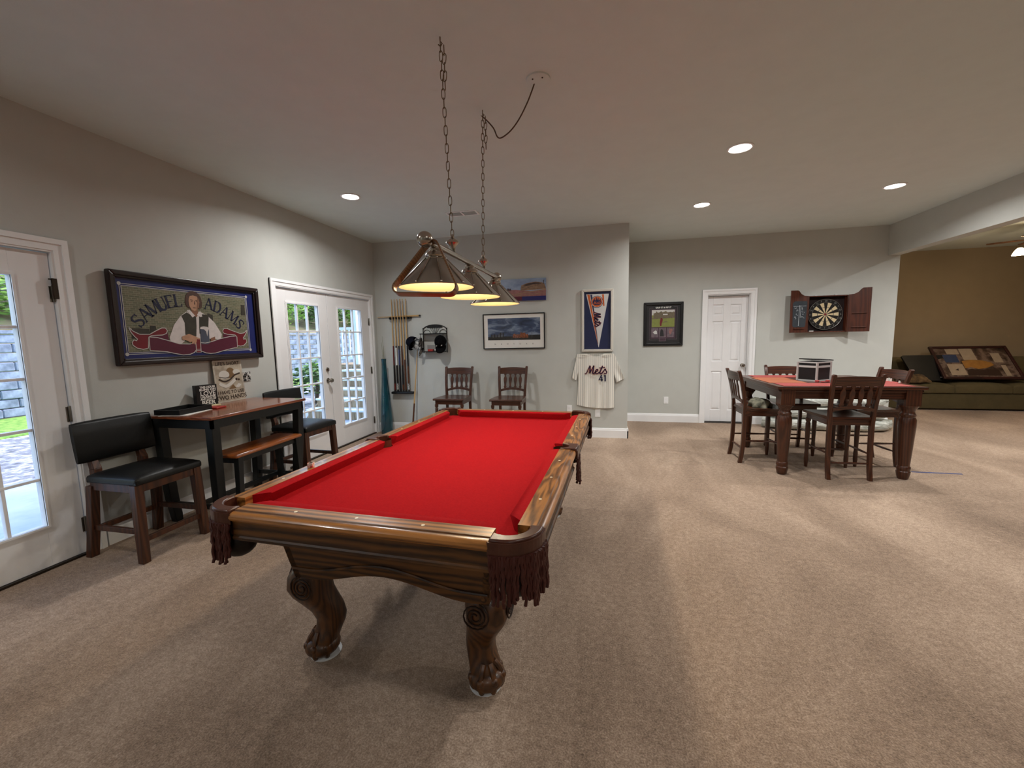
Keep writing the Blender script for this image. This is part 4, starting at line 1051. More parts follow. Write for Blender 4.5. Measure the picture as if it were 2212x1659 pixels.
MB().box(-.10, .10, -.14, .14, 0, .008).build('tray_floor', 'black_satin', tray, smooth=False)
for (x0, x1, y0, y1) in ((-.11, -.1, -.15, .15), (.1, .11, -.15, .15), (-.1, .1, -.15, -.14), (-.1, .1, .14, .15)): MB().box(x0, x1, y0, y1, 0, .04).build('tray_wall', 'black_satin', tray, smooth=False, bevel=.002)
pp = MB().box(-.11, .11, -.14, .14, 0, .002).build('paper_sheet', 'white_paper'); pp.location = (-3.27, 2.60, PT+.0015); pp.rotation_euler = (0, 0, .25); tag(pp, 'white sheets of paper under the black tray', 'paper')
rb = MB().box(-.06, .06, -.05, .05, 0, .012).build('red_notebook', 'red_lacquer', None, bevel=.003); rb.location = (-3.25, 2.835, PT+.0015); rb.rotation_euler = (0, 0, .1); tag(rb, 'small red notebook between the tray and the block sign', 'notebook')
gj = thing('glass_dish', 'small clear dish behind the red notebook', 'dish', (-3.41, 2.80, PT+.001))
MB().lathe([(.001, 0), (.03, 0), (.038, .03), (.035, .03), (.028, .004), (.001, .004)], 20, None, False).build('dish_body', plain('clear_plastic', rgb(200, 204, 204), .15, trans=.7), gj)

# ---------------------------------------------------------------- outlets and switch plates
def outlet(label, loc, rz, m='trim_white'):
    T = thing('wall_plate', label, 'outlet', loc, rz)
    MB().box(-.036, .036, -.006, 0, -.057, .057).build('plate', m, T, smooth=False, bevel=.003)
    for z in (-.026, .026): MB().slab(arc(0, z, .017, 0, 360, 16, .014)[:-1], -.0085, -.005).build('socket', m, T, smooth=False)
outlet('white wall outlet under the striped jersey', (-.127, YB, .35), 0)
outlet('white wall outlet just past the far right pocket of the pool table', (-.523, YB, .40), 0)
outlet('white wall outlet between the golf picture and the six panel door', (.944, Y2, .36), 0)
mottled('toile', [(.46, rgb(18, 18, 18)), (.54, rgb(214, 212, 206))], 42, .5, dist=1)
bp = thing('switch_plate', 'black and white patterned switch plate beside the tin sign', 'switch plate', (XL, 3.42, 1.1), 90)
MB().box(-.046, .046, -.007, 0, -.046, .046).build('plate', 'toile', bp, smooth=False, bevel=.003)
for s in (-1, 1): MB().box(s*.02-.004, s*.02+.004, -.014, -.006, -.009, .009).build('toggle', 'black_satin', bp, smooth=False)

# ---------------------------------------------------------------- framed mirror sign
def mirror_sign():
    T = thing('mirror_sign', 'large dark framed mirror sign with a man holding a mug over a red ribbon', 'sign', (XL+.012, 2.9475, 1.28), 90)
    W, H = 1.305, .696
    plain('frame_espresso', rgb(38, 27, 26), .3, var=.15); plain('sign_blue', rgb(30, 38, 96), .3); plain('sign_silver', rgb(190, 188, 184), .35)
    m, nt, bs = _new('sign_brick'); v = coords(nt)
    bk = nt.nodes.new('ShaderNodeTexBrick'); bk.inputs['Scale'].default_value = 26; bk.inputs['Mortar Size'].default_value = .02
    mp = nt.nodes.new('ShaderNodeMapping'); mp.inputs['Rotation'].default_value = (PI/2, 0, 0); nt.links.new(v, mp.inputs[0]); nt.links.new(mp.outputs[0], bk.inputs['Vector'])
    bk.inputs['Color1'].default_value = rgb(92, 96, 74); bk.inputs['Color2'].default_value = rgb(116, 112, 90); bk.inputs['Mortar'].default_value = rgb(158, 154, 134); bk.inputs['Brick Width'].default_value = 1.0; bk.inputs['Row Height'].default_value = .4
    nt.links.new(bk.outputs[0], bs.inputs['Base Color']); bs.inputs['Roughness'].default_value = .35
    plain('sign_red', rgb(112, 24, 36), .4, var=.15); plain('sign_wine', rgb(86, 26, 48), .4, var=.1); plain('sign_navy', rgb(28, 32, 60), .4); plain('skin_paint', rgb(178, 136, 108), .5, var=.12, vscale=20); plain('skin_shadow', rgb(132, 92, 70), .5)
    plain('hair_paint', rgb(74, 50, 40), .5, var=.2, vscale=40); plain('shirt_paint', rgb(206, 198, 194), .5, var=.08, vscale=30); plain('vest_paint', rgb(54, 50, 40), .5, var=.2, vscale=20); plain('pewter_paint', rgb(74, 78, 92), .35); plain('dark_scene', rgb(52, 48, 40), .5, var=.3, vscale=15)
    O = -W/2
    S = lambda pts: [(O+x, z) for x, z in pts]
    fr = MB(); frame_bars(fr, W, H, .036, -.045, 0); fr.build('frame_outer', 'frame_espresso', T, smooth=False, bevel=.008)
    f2 = MB(); frame_bars(f2, W-.06, H-.06, .022, -.03, -.01, .03); f2.build('frame_inner', 'frame_espresso', T, smooth=False, bevel=.006)
    MB().box(-W/2+.03, W/2-.03, -.014, -.004, .03, H-.03).build('mirror_panel', 'sign_blue', T, smooth=False)
    y = -.0142
    decal(T, 'printed_scene', S([(.094, .1), (1.158, .1), (1.158, .586), (.094, .586)]), 'sign_brick', y)
    b = MB()
    for (x0, x1, z0, z1) in ((.076, 1.18, .081, .606), (.088, 1.166, .093, .593)):
        t = .0022
        for q in ([(x0, z0), (x1, z0), (x1, z0+2*t), (x0, z0+2*t)], [(x0, z1-2*t), (x1, z1-2*t), (x1, z1), (x0, z1)], [(x0, z0), (x0+2*t, z0), (x0+2*t, z1), (x0, z1)], [(x1-2*t, z0), (x1, z0), (x1, z1), (x1-2*t, z1)]):
            b.slab(S(q), y-.0012, y)
    for cx, cz in ((.078, .084), (1.178, .084), (.078, .604), (1.178, .604)): b.slab(S(arc(cx, cz, .013, 0, 360, 14)[:-1]), y-.0016, y)
    b.build('silver_border', 'sign_silver', T, smooth=False)
    y2 = y-.001
    for q in ([(.12, .20), (.25, .20), (.25, .275), (.13, .28)], [(.25, .23), (.31, .24), (.30, .3), (.26, .3)], [(1.10, .42), (1.15, .42), (1.15, .52), (1.11, .52)], [(.75, .22), (.80, .22), (.80, .41), (.75, .42)]): decal(T, 'printed_scene', S(q), 'dark_scene', y2)
    def outl(pts, w=.006, yy=None, m='sign_silver', close=True, nm='ribbon_outline'):
        mb = MB(); p = pts+[pts[0]] if close else pts; strip_slab(mb, S(p), w, (yy or y2)-.0014, (yy or y2)-.0002); mb.build(nm, m, T, smooth=False)
    tailL = [(.105, .285), (.135, .255), (.176, .233), (.249, .233), (.30, .262), (.345, .284), (.372, .284), (.386, .262), (.375, .24), (.345, .228), (.259, .222), (.238, .211), (.227, .126), (.19, .118), (.149, .128), (.122, .15), (.118, .172), (.132, .19), (.15, .184), (.158, .196), (.14, .215), (.12, .245)]
    tailR = [(1.151, .276), (1.115, .25), (1.072, .244), (1.0, .265), (.93, .29), (.90, .288), (.883, .266), (.895, .245), (.93, .236), (1.013, .229), (1.031, .209), (1.027, .131), (1.065, .122), (1.102, .13), (1.135, .155), (1.138, .178), (1.122, .195), (1.105, .185), (1.10, .2), (1.12, .222), (1.142, .25)]
    back = [(.37, .255), (.386, .25), (.392, .18), (.30, .196), (.24, .21)]
    for t in (tailL, tailR): decal(T, 'printed_ribbon', S(t), 'sign_red', y2-.0009); outl(t, yy=y2-.0015)
    decal(T, 'printed_ribbon', S(back), 'sign_wine', y2-.0004); decal(T, 'printed_ribbon', S([(.89, .25), (.885, .19), (1.02, .21)]), 'sign_wine', y2-.0004)
    y3 = y2-.002
    decal(T, 'printed_man', S([(.505, .386), (.445, .312), (.398, .21), (.404, .157), (.468, .144), (.515, .173), (.53, .2), (.64, .2), (.86, .19), (.873, .236), (.81, .341), (.757, .39), (.695, .425), (.66, .43), (.60, .43), (.56, .425)]), 'shirt_paint', y3+.0006)
    decal(T, 'printed_man', S([(.512, .388), (.561, .419), (.60, .395), (.641, .386), (.636, .30), (.625, .215), (.53, .23), (.535, .33)]), 'vest_paint', y3)
    decal(T, 'printed_man', S([(.67, .4), (.705, .41), (.745, .405), (.758, .385), (.745, .294), (.745, .24), (.657, .24), (.66, .3)]), 'vest_paint', y3)
    decal(T, 'printed_man', S([(.600, .46), (.662, .46), (.665, .40), (.645, .385), (.608, .395)]), 'skin_shadow', y3)
    decal(T, 'printed_man', S([(.562, .435), (.59, .44), (.632, .395), (.608, .378)]), 'shirt_paint', y3-.0008); decal(T, 'printed_man', S([(.666, .425), (.684, .436), (.698, .39), (.68, .385), (.65, .40)]), 'shirt_paint', y3-.0008)
    decal(T, 'printed_man', S(arc(.633, .523, .073, 0, 180, 12, .08)+[(.556, .50), (.568, .468), (.592, .452), (.60, .50), (.668, .50), (.676, .448), (.702, .468), (.709, .51)]), 'hair_paint', y3)
    decal(T, 'printed_man', S([(.602, .56), (.632, .566), (.664, .56), (.678, .54), (.683, .51), (.672, .465), (.655, .443), (.632, .435), (.605, .445), (.59, .475), (.588, .515), (.592, .54)]), 'skin_paint', y3-.0008)
    fc = MB()
    for q in ([(.603, .531), (.627, .527), (.627, .522), (.604, .525)], [(.645, .527), (.669, .531), (.668, .525), (.646, .522)], [(.62, .463), (.65, .463), (.646, .458), (.625, .458)], [(.634, .49), (.644, .49), (.640, .52), (.637, .52)], [(.607, .519), (.624, .517), (.616, .512)], [(.648, .517), (.665, .519), (.657, .512)]):
        fc.slab(S(q), y3-.0022, y3-.0015)
    fc.build('printed_features', 'hair_paint', T, smooth=False)
    decal(T, 'printed_man', S([(.66, .445), (.68, .5), (.678, .535), (.668, .555), (.662, .5), (.65, .445)]), 'skin_shadow', y3-.0017)
    decal(T, 'printed_man', S([(.758, .20), (.80, .215), (.80, .172), (.755, .165)]), 'skin_shadow', y3-.001)
    decal(T, 'printed_mug', S([(.664, .286), (.672, .292), (.735, .292), (.747, .286), (.741, .155), (.73, .148), (.67, .148), (.663, .155)]), 'pewter_paint', y3-.0014)
    decal(T, 'printed_mug', S([(.664, .28), (.67, .298), (.70, .304), (.735, .30), (.747, .285), (.735, .26), (.725, .215), (.718, .26), (.70, .278)]), 'shirt_paint', y3-.0022)
    for q in ([(.239, .213), (.30, .208), (.389, .181), (.47, .155), (.56, .152), (.612, .163), (.610, .10), (.59, .078), (.55, .064), (.49, .062), (.42, .078), (.362, .093), (.29, .102), (.236, .108)],
              [(.655, .163), (.70, .158), (.756, .168), (.85, .195), (.95, .214), (1.028, .219), (1.025, .114), (.95, .10), (.856, .081), (.79, .066), (.744, .064), (.70, .07), (.652, .09)]):
        decal(T, 'printed_ribbon', S(q), 'sign_wine', y3-.001); outl(q, .006, y3-.0012)
    q = [(.613, .197), (.657, .197), (.653, .078), (.611, .078)]; decal(T, 'printed_ribbon', S(q), 'sign_red', y3-.0016); outl(q, .005, y3-.002); outl([(.612, .105), (.653, .105)], .004, y3-.002, close=False); outl([(.612, .095), (.653, .095)], .004, y3-.002, close=False)
    decal(T, 'printed_man', S([(.498, .216), (.56, .238), (.60, .222), (.63, .208), (.654, .199), (.65, .19), (.625, .193), (.62, .17), (.606, .147), (.598, .15), (.60, .172), (.585, .15), (.577, .153), (.58, .175), (.565, .165), (.54, .18), (.498, .19)]), 'skin_paint', y3-.003)
    # arched serif lettering
    def glyph(mb, ch, cx, cz, rot, s):
        c, sn = math.cos(math.radians(rot)), math.sin(math.radians(rot))
        Mx = Matrix(((c, 0, -sn, O+cx), (0, 1, 0, 0), (sn, 0, c, cz), (0, 0, 0, 1)))
        th, tn = .16*s, .07*s
        def st(p, w): strip_slab(mb, [(x*s, z*s) for x, z in p], w, y2-.0016, y2-.0003, Mx)
        def sf(x, z, w=.28): st([(x-w/2, z), (x+w/2, z)], .05*s)
        if ch == 'A': st([(-.34, -.5), (0, .52)], tn); st([(.02, .5), (.33, -.5)], th); st([(-.22, -.12), (.2, -.12)], tn); sf(-.34, -.5, .24); sf(.34, -.5, .28)
        if ch == 'M': st([(-.4, -.5), (-.36, .5)], tn); st([(-.34, .48), (0, -.46)], th); st([(0, -.46), (.34, .48)], tn); st([(.36, .5), (.4, -.5)], th); sf(-.4, -.5, .24); sf(.4, -.5, .28); sf(-.38, .5, .2); sf(.38, .5, .2)
        if ch == 'U': st([(-.26, .5), (-.26, -.1)]+[(.26*math.cos(math.radians(a)), -.2+.3*math.sin(math.radians(a))) for a in range(180, 361, 30)], th); st([(.26, -.2), (.26, .5)], tn); sf(-.26, .5, .28); sf(.26, .5, .24)
        if ch == 'E': st([(-.2, .5), (-.2, -.5)], th); st([(-.2, .48), (.26, .48)], tn); st([(-.2, 0), (.16, 0)], tn); st([(-.2, -.48), (.28, -.48)], tn); st([(.26, .5), (.26, .34)], tn); st([(.28, -.5), (.28, -.32)], tn); sf(-.24, .5, .2); sf(-.24, -.5, .2)
        if ch == 'L': st([(-.2, .5), (-.2, -.5)], th); st([(-.2, -.48), (.3, -.48)], tn); st([(.28, -.5), (.28, -.28)], tn); sf(-.2, .5, .28); sf(-.24, -.5, .2)
        if ch == 'D': st([(-.26, .5), (-.26, -.5)], th); st([(-.28, .48), (0, .48)]+[(0+.32*math.cos(math.radians(a)), .48*math.sin(math.radians(a))) for a in range(75, -76, -25)]+[(0, -.48), (-.28, -.48)], [tn, tn, th*.8, th, th, th, th, th, th*.8, tn, tn][:11]); sf(-.3, .5, .16); sf(-.3, -.5, .16)
        if ch == 'S': st([(.24, .36), (.1, .47), (-.1, .46), (-.24, .32), (-.2, .14), (0, .02), (.2, -.12), (.25, -.3), (.12, -.46), (-.08, -.48), (-.25, -.36)], [tn, tn, th*.7, th, th, th, th, th, th*.7, tn, tn]); st([(.25, .5), (.25, .24)], tn); st([(-.26, -.5), (-.26, -.22)], tn)
    pos = [('S', .177, .335, 52), ('A', .232, .388, 43), ('M', .296, .436, 33), ('U', .366, .475, 24), ('E', .43, .499, 14), ('L', .497, .512, 6),
           ('A', .772, .505, -8), ('D', .855, .482, -18), ('A', .929, .442, -29), ('M', 1.012, .395, -39), ('S', 1.078, .335, -50)]
    for word in (pos[:6], pos[6:]):
        lm = MB()
        for ch, x, z, r in word: glyph(lm, ch, x, z, r, .098)
        lm.build('lettering', 'sign_navy', T, smooth=False)
    return T
mirror_sign()
# ---------------------------------------------------------------- back wall: cue rack, cues, cap shelf, vase
plain('maple', rgb(196, 160, 108), .35); plain('butt_black', rgb(24, 22, 24), .3); plain('butt_brown', rgb(86, 48, 26), .3); plain('butt_blue', rgb(52, 62, 110), .3); plain('butt_red', rgb(96, 34, 30), .3)
mottled('wrap_speckle', [(.46, rgb(40, 40, 40)), (.54, rgb(210, 208, 202))], 120, .6)
cr = thing('cue_rack', 'black two-piece wall rack holding six pool cues', 'cue rack', (-3.083, YB, 0))
MB().box(-.18, .18, -.05, 0, 1.745, 1.775).build('top_bar', 'black_satin', cr, smooth=False, bevel=.004)
for k in (-.15, -.0985, -.052, -.0055, .0395, .086, .14): MB().box(k-.009, k+.009, -.075, -.045, 1.742, 1.778).build('clip', 'black_satin', cr, smooth=False, bevel=.004)
MB().box(-.185, .185, -.085, 0, .60, .635).build('bottom_shelf', 'black_satin', cr, smooth=False, bevel=.008)
def cue(label, p0, p1, sects, group, name='pool_cue'):
    P0, P1 = Vector(p0), Vector(p1); L = (P1-P0).length; d = (P1-P0).normalized()
    T = thing(name, label, 'cue', p0, 0, group)
    q = Vector((0, 0, 1)).rotation_difference(d).to_matrix().to_4x4()
    rad = lambda f: .0145-.0088*f
    for (nm, a, b, m) in sects:
        MB().lathe([(rad(a), a*L), (rad((a+b)/2), (a+b)/2*L), (rad(b), b*L)], 12, q).build(nm, m, T)
for k, (x, sec) in enumerate([(-3.205, [('butt_cap', 0, .02, 'butt_black'), ('butt_sleeve', .02, .09, 'butt_red'), ('wrap', .09, .29, 'butt_black'), ('forearm', .29, .5, 'butt_red'), ('shaft', .5, 1, 'maple')]),
                              (-3.158, [('butt_cap', 0, .02, 'butt_black'), ('butt_sleeve', .02, .09, 'wrap_speckle'), ('wrap', .09, .29, 'butt_black'), ('forearm', .29, .48, 'white_print'), ('collar', .48, .5, 'butt_black'), ('shaft', .5, 1, 'maple')]),
                              (-3.112, [('butt_cap', 0, .02, 'butt_black'), ('wrap', .02, .29, 'butt_black'), ('forearm', .29, .46, 'butt_blue'), ('collar', .46, .5, 'butt_black'), ('shaft', .5, 1, 'maple')]),
                              (-3.065, [('butt_cap', 0, .02, 'butt_black'), ('butt_sleeve', .02, .08, 'butt_brown'), ('wrap', .08, .29, 'butt_black'), ('forearm', .29, .5, 'butt_brown'), ('shaft', .5, 1, 'maple')]),
                              (-3.022, [('butt_cap', 0, .02, 'butt_black'), ('butt', .02, .35, 'butt_brown'), ('shaft', .35, 1, 'maple')]),
                              (-2.972, [('butt_cap', 0, .02, 'butt_black'), ('butt_sleeve', .02, .09, 'wrap_speckle'), ('wrap', .09, .28, 'butt_brown'), ('forearm', .28, .5, 'butt_black'), ('shaft', .5, 1, 'maple')])]):
    cue(['pool cue with red-brown butt, leftmost in the wall rack', 'pool cue with a white forearm in the wall rack', 'pool cue with a blue forearm in the wall rack', 'pool cue with brown forearm and black wrap in the wall rack',
         'plain brown pool cue without a wrap in the wall rack', 'pool cue with black forearm, rightmost in the wall rack'][k], (x-.006, YB-.058, .636), (x+.004, YB-.058, 2.045), sec, 'pool cues in the wall rack')
cue('short pale cue lying across the top of the cue rack', (-2.748, YB-.03, 1.79), (-3.46, YB-.03, 1.784), [('butt_cap', 0, .03, 'butt_black'), ('shaft', .03, 1, 'maple')], None, 'short_cue')
cue('brown pool cue leaning against the wall under the cap shelf', (-2.905, 5.735, .0), (-2.815, YB-.012, 1.40), [('butt', 0, .33, 'butt_brown'), ('shaft', .33, 1, 'maple')], None, 'leaning_cue')

m, nt, bs = _new('teal_glass'); bs.inputs['Base Color'].default_value = rgb(30, 108, 118); bs.inputs['Roughness'].default_value = .12; bs.inputs['Transmission Weight'].default_value = .35; bs.inputs['Coat Weight'].default_value = .5
nt.links.new(ramp(nt, noise(nt, coords(nt), 9), [(.3, rgb(12, 60, 78)), (.7, rgb(24, 92, 102))]), bs.inputs['Base Color'])
va = thing('floor_vase', 'tall teal glass floor vase in the corner beside the cue rack', 'vase', (-3.305, 5.70, 0))
MB().lathe([(.001, 0), (.082, 0), (.09, .02), (.092, .07), (.09, .2), (.082, .36), (.066, .56), (.052, .74), (.042, .9), (.036, 1.02), (.034, 1.1), (.038, 1.14), (.04, 1.15), (.034, 1.145), (.028, 1.1), (.03, 1.0), (.04, .8), (.06, .5), (.075, .2), (.07, .03), (.001, .02)], 32, None, False).build('vase_body', 'teal_glass', va)
plain('reed', rgb(120, 120, 96), .7)
for k, (x, h) in enumerate(((.004, 1.49), (-.012, 1.40), (.012, 1.35))):
    rd = MB().tube([(x*.5, 0, .05), (x, 0, 1.1), (x*1.2-.006, 0, h)], [.004, .0035, .002], 6).build('dried_reed', 'reed'); rd.location = (-3.305, 5.70, 0)
    tag(rd, ['longest dried reed standing in the teal vase', 'middle dried reed standing in the teal vase', 'shortest dried reed standing in the teal vase'][k], 'reed', 'reeds in the teal vase')

plain('iron_black', rgb(26, 25, 25), .5, metal=.3)
sf = thing('cap_shelf', 'black wrought iron wall shelf with arched top', 'shelf', (-2.533, YB, 0))
MB().box(-.19, .19, -.14, 0, 1.505, 1.52).build('upper_shelf', 'iron_black', sf, smooth=False)
MB().box(-.17, .17, -.12, 0, 1.24, 1.25).build('lower_shelf', 'iron_black', sf, smooth=False)
for s in (-1, 1):
    MB().tube([(s*.19, -.012, 1.23), (s*.19, -.012, 1.585)], .006, 8).sphere((s*.19, -.012, 1.592), .01, 10, 8).build('post', 'iron_black', sf)
    MB().tube([(s*.18, -.13, 1.51), (s*.175, -.11, 1.245)], .004, 6).build('strut', 'iron_black', sf)
    for (rr, c) in ((.055, .13),):
        MB().tube([(s*c+rr*math.cos(a*PI/10), -.01, 1.52+rr*math.sin(a*PI/10)) for a in range(11)], .0035, 6).build('scroll', 'iron_black', sf)
MB().tube([(.19*math.cos(a*PI/20), -.012, 1.57+.078*math.sin(a*PI/20)) for a in range(21)], .006, 8).build('arch', 'iron_black', sf)
MB().slab([(.125*math.cos(a*PI/16), 1.604+.043*math.sin(a*PI/16)) for a in range(17)], -.016, -.01).build('arch_plaque', 'iron_black', sf, smooth=False)
for k in range(5):
    x = -.06+.03*k; MB().tube(smooth_path([(x*.35, -.012, 1.52), (x*.8, -.012, 1.56), (x*1.3, -.012, 1.607)], 4), .003, 6).build('fan_rod', 'iron_black', sf)
def cap(label, loc, rot, crown, brim, logo=None):
    T = thing('ball_hat', label, 'hat', loc, 0, 'caps on the wall shelf'); T.rotation_euler = rot
    n, mm = 28, 10; rings = []
    for i in range(mm+1):
        u = i/mm*PI/2; rings.append([(.088*math.cos(u)**.75*math.cos(2*PI*j/n) if i < mm else 0, .1*math.cos(u)**.75*math.sin(2*PI*j/n) if i < mm else 0, .112*math.sin(u)) for j in range(n)])
    MB().loft(rings, False).build('crown', crown, T, ang=80)
    vs = []; fs = []; kx = 14
    for t in (0, 1):
        for j in range(kx+1):
            a = math.radians(205+130*j/kx)
            for r in (0, .35, .7, 1):
                e = r*.078*math.sin(PI*j/kx)**.6
                vs.append(((.087+e*.35)*math.cos(a), .099*math.sin(a)-e, .004-.02*(math.cos(a)/.8)**2*r-.012*r-.003*t))
    w = 4
    for t in (0, 1):
        o = t*(kx+1)*w
        for j in range(kx):
            for r in range(w-1): fs.append((o+j*w+r, o+j*w+r+1, o+(j+1)*w+r+1, o+(j+1)*w+r))
    o = (kx+1)*w
    for j in range(kx): fs.append((j*w+w-1, (j+1)*w+w-1, o+(j+1)*w+w-1, o+j*w+w-1))
    MB().add(vs, fs).build('brim', brim, T, ang=80)
    MB().sphere((0, 0, .112), .008, 8, 6).build('top_button', crown, T)
    if logo:
        mb = MB(); strip_slab(mb, smooth_path([(-.045, .035), (-.02, .05), (-.01, .03), (.01, .052), (.02, .036), (.05, .058)], 4), .011, -.004, 0)
        Mx = Matrix.Translation((0, -.097, .01)) @ Matrix.Rotation(math.radians(-22), 4, 'X'); mb.v = [tuple(Mx @ Vector(v)) for v in mb.v]; mb.build('stitched_logo', 'white_print', T, smooth=False)
plain('cap_black', rgb(9, 9, 11), .9, spec=.1); plain('cap_navy', rgb(12, 14, 24), .9, spec=.1)
mottled('cap_camo', [(.42, rgb(40, 42, 44)), (.5, rgb(120, 122, 124)), (.58, rgb(196, 196, 192))], 22, .8)
cap('black cap with white stitched logo hanging brim down, right end of wall shelf', (-2.395, YB-.13, 1.385), (math.radians(62), 0, math.radians(4)), 'cap_black', 'cap_black', True)
cap('dark navy cap hanging on the left end of the cap shelf', (-2.835, YB-.12, 1.385), (math.radians(40), math.radians(-60), math.radians(-40)), 'cap_navy', 'cap_navy')
cap('grey camouflage cap hanging between the navy cap and the cap shelf', (-2.735, YB-.10, 1.36), (math.radians(80), math.radians(-8), math.radians(-80)), 'cap_camo', 'cap_camo')
sm = MB().box(-.05, .03, -.03, .03, 0, .034).build('red_box', 'red_lacquer', None, bevel=.003); sm.location = (-2.57, YB-.07, 1.2505); tag(sm, 'small red box on the lower level of the cap shelf', 'box')
bl = MB().sphere((0, 0, .02), .02, 14, 10).build('white_ball', 'white_paper'); bl.location = (-2.50, YB-.075, 1.2505); tag(bl, 'small white ball beside the red box on the cap shelf', 'ball')
cd = MB().box(-.10, .09, 0, .003, 0, .095).build('grey_card', plain('card_grey', rgb(150, 150, 148), .5), None); cd.location = (-2.56, YB-.02, 1.2505); tag(cd, 'pale grey card behind the red box on the cap shelf', 'card')

# ---------------------------------------------------------------- pictures on the back wall
mottled('storm_sky', [(.3, rgb(20, 32, 54)), (.5, rgb(58, 76, 108)), (.64, rgb(136, 150, 170))], 4, .5, (1, 1, 3.2), 6, .6)
plain('city_dark', rgb(36, 34, 32), .5, var=.3, vscale=40); mottled('city_orange', [(.4, rgb(84, 52, 30)), (.6, rgb(168, 92, 48))], 60, .5); plain('city_grey', rgb(84, 82, 80), .5, var=.2, vscale=50)
plain('mat_board', rgb(236, 234, 228), .7, var=.01); plain('print_ink', rgb(70, 66, 62), .6)
def skyline_print():
    T = thing('skyline_print', 'black framed white-matted print of a dark city skyline under storm clouds', 'picture', (-1.316, YB-.004, 1.269), 0)
    W, H = .912, .508
    fr = MB(); frame_bars(fr, W, H, .014, -.024, 0); fr.build('frame', 'black_satin', T, smooth=False, bevel=.003)
    MB().box(-W/2+.01, W/2-.01, -.012, -.004, .01, H-.01).build('mat_board', 'mat_board', T, smooth=False)
    decal(T, 'print', [(-.384, .128), (.388, .128), (.388, .442), (-.384, .442)], 'storm_sky', -.012)
    rnd = random.Random(4)
    decal(T, 'printed_city', [(-.384, .128), (.388, .128), (.388, .2), (.25, .195), (.1, .185), (-.1, .18), (-.384, .175)], 'city_dark', -.0128)
    for k in range(9):
        x = -.335+k*.022; h = rnd.uniform(.02, .062); decal(T, 'printed_tower', [(x, .165), (x+.015, .165), (x+.015, .18+h), (x, .18+h)], 'city_grey' if k % 2 else 'city_dark', -.0132)
    for k in range(12):
        x = -.012+k*.019; h = rnd.uniform(.025, .06); decal(T, 'printed_tower', [(x, .158), (x+.018, .158), (x+.018, .175+h), (x, .175+h)], 'city_orange', -.0132)
    decal(T, 'printed_tower', [(.265, .16), (.272, .16), (.27, .238), (.267, .238)], 'city_grey', -.0134)
    tx = MB()
    for k, ch in enumerate('NEWYORK'): text_on(tx, ch, .028, -.277+k*.0932, .062, -.0126)
    tx.build('lettering', 'print_ink', T, smooth=False)
    MB().box(-W/2+.012, W/2-.012, -.0185, -.017, .012, H-.012).build('glazing', 'picture_glass', T, smooth=False)
skyline_print()
plain('stad_blue', rgb(34, 34, 96), .5); mottled('stad_sky', [(.3, rgb(112, 132, 166)), (.7, rgb(168, 184, 206))], 3, .5, (1, 1, 2)); plain('stad_stone', rgb(150, 122, 98), .5, var=.2, vscale=30); plain('stad_dark', rgb(70, 54, 50), .5, var=.3, vscale=30); plain('stad_pink', rgb(150, 104, 100), .5, var=.2, vscale=20)
def stadium_canvas():
    T = thing('stadium_canvas', 'unframed photo canvas of a ballpark with a blue strip along its foot', 'picture', (-1.16, YB-.002, 1.947), 0)
    MB().box(-.325, .323, -.028, 0, 0, .306).build('canvas', 'stad_sky', T, smooth=False, bevel=.003)
    y = -.028
    decal(T, 'printed_field', [(-.325, .06), (.323, .06), (.323, .15), (.10, .13), (-.1, .155), (-.325, .16)], 'stad_pink', y)
    decal(T, 'printed_band', [(-.02, 0), (.323, 0), (.323, .06), (-.02, .06)], 'stad_blue', y-.0004); decal(T, 'printed_band', [(-.325, 0), (-.02, 0), (-.02, .06), (-.325, .06)], 'sign_wine', y-.0004)
    decal(T, 'printed_stadium', [(-.042, .14), (-.026, .215), (.06, .245), (.176, .258), (.27, .243), (.30, .225), (.322, .165), (.322, .15)], 'stad_stone', y-.0008)
    decal(T, 'printed_stadium', [(-.01, .215), (.08, .24), (.176, .25), (.27, .236), (.25, .225), (.14, .222), (.04, .205)], 'stad_dark', y-.0014)
    mb = MB()
    for k in range(4): strip_slab(mb, [(-.04, .15+k*.014), (.1, .165+k*.015), (.322, .166+k*.018)], .004, y-.0018, y-.0009)
    mb.build('printed_tiers', 'stad_dark', T, smooth=False)
    decal(T, 'printed_stadium', [(-.24, .15), (-.225, .185), (-.2, .165), (-.19, .18), (-.17, .15)], 'stad_dark', y-.001); decal(T, 'printed_stadium', [(.285, .225), (.292, .225), (.296, .275), (.288, .275)], 'stad_dark', y-.0016)
    mb = MB(); strip_slab(mb, [(-.2, .08), (0, .11), (.323, .145)], .012, y-.0018, y-.0009); strip_slab(mb, [(-.1, .075), (.1, .085), (.323, .1)], .008, y-.0018, y-.0009); mb.build('printed_road', 'stad_stone', T, smooth=False)
stadium_canvas()

# script lettering shared by the pennant and the jersey
SCRIPT = [([(0, .08), (.06, .0), (.14, .06), (.28, .5), (.42, .98)], .09), ([(.42, .98), (.46, .55), (.48, .06)], .15), ([(.48, .06), (.62, .5), (.80, .98)], .09), ([(.80, .98), (.78, .5), (.76, .14), (.84, .03), (.94, .1), (1.03, .22)], .14),
          ([(.98, .24), (1.13, .3), (1.24, .42), (1.19, .53), (1.07, .46), (1.01, .24), (1.07, .06), (1.2, .02), (1.34, .12), (1.42, .24)], .11), ([(1.66, .96), (1.55, .55), (1.46, .15), (1.53, .02), (1.66, .08), (1.78, .26)], .13), ([(1.34, .7), (1.6, .7), (1.92, .78)], .09),
          ([(1.78, .26), (1.95, .58), (1.99, .42), (2.12, .24), (2.09, .07), (1.97, .0), (1.85, .07)], .11)]
def script_word(mb, f, kx, y0, y1):
    for pts, w in SCRIPT:
        p = [f(a, b) for a, b in smooth_path(pts, 4)]; strip_slab(mb, p, w*kx, y0, y1)
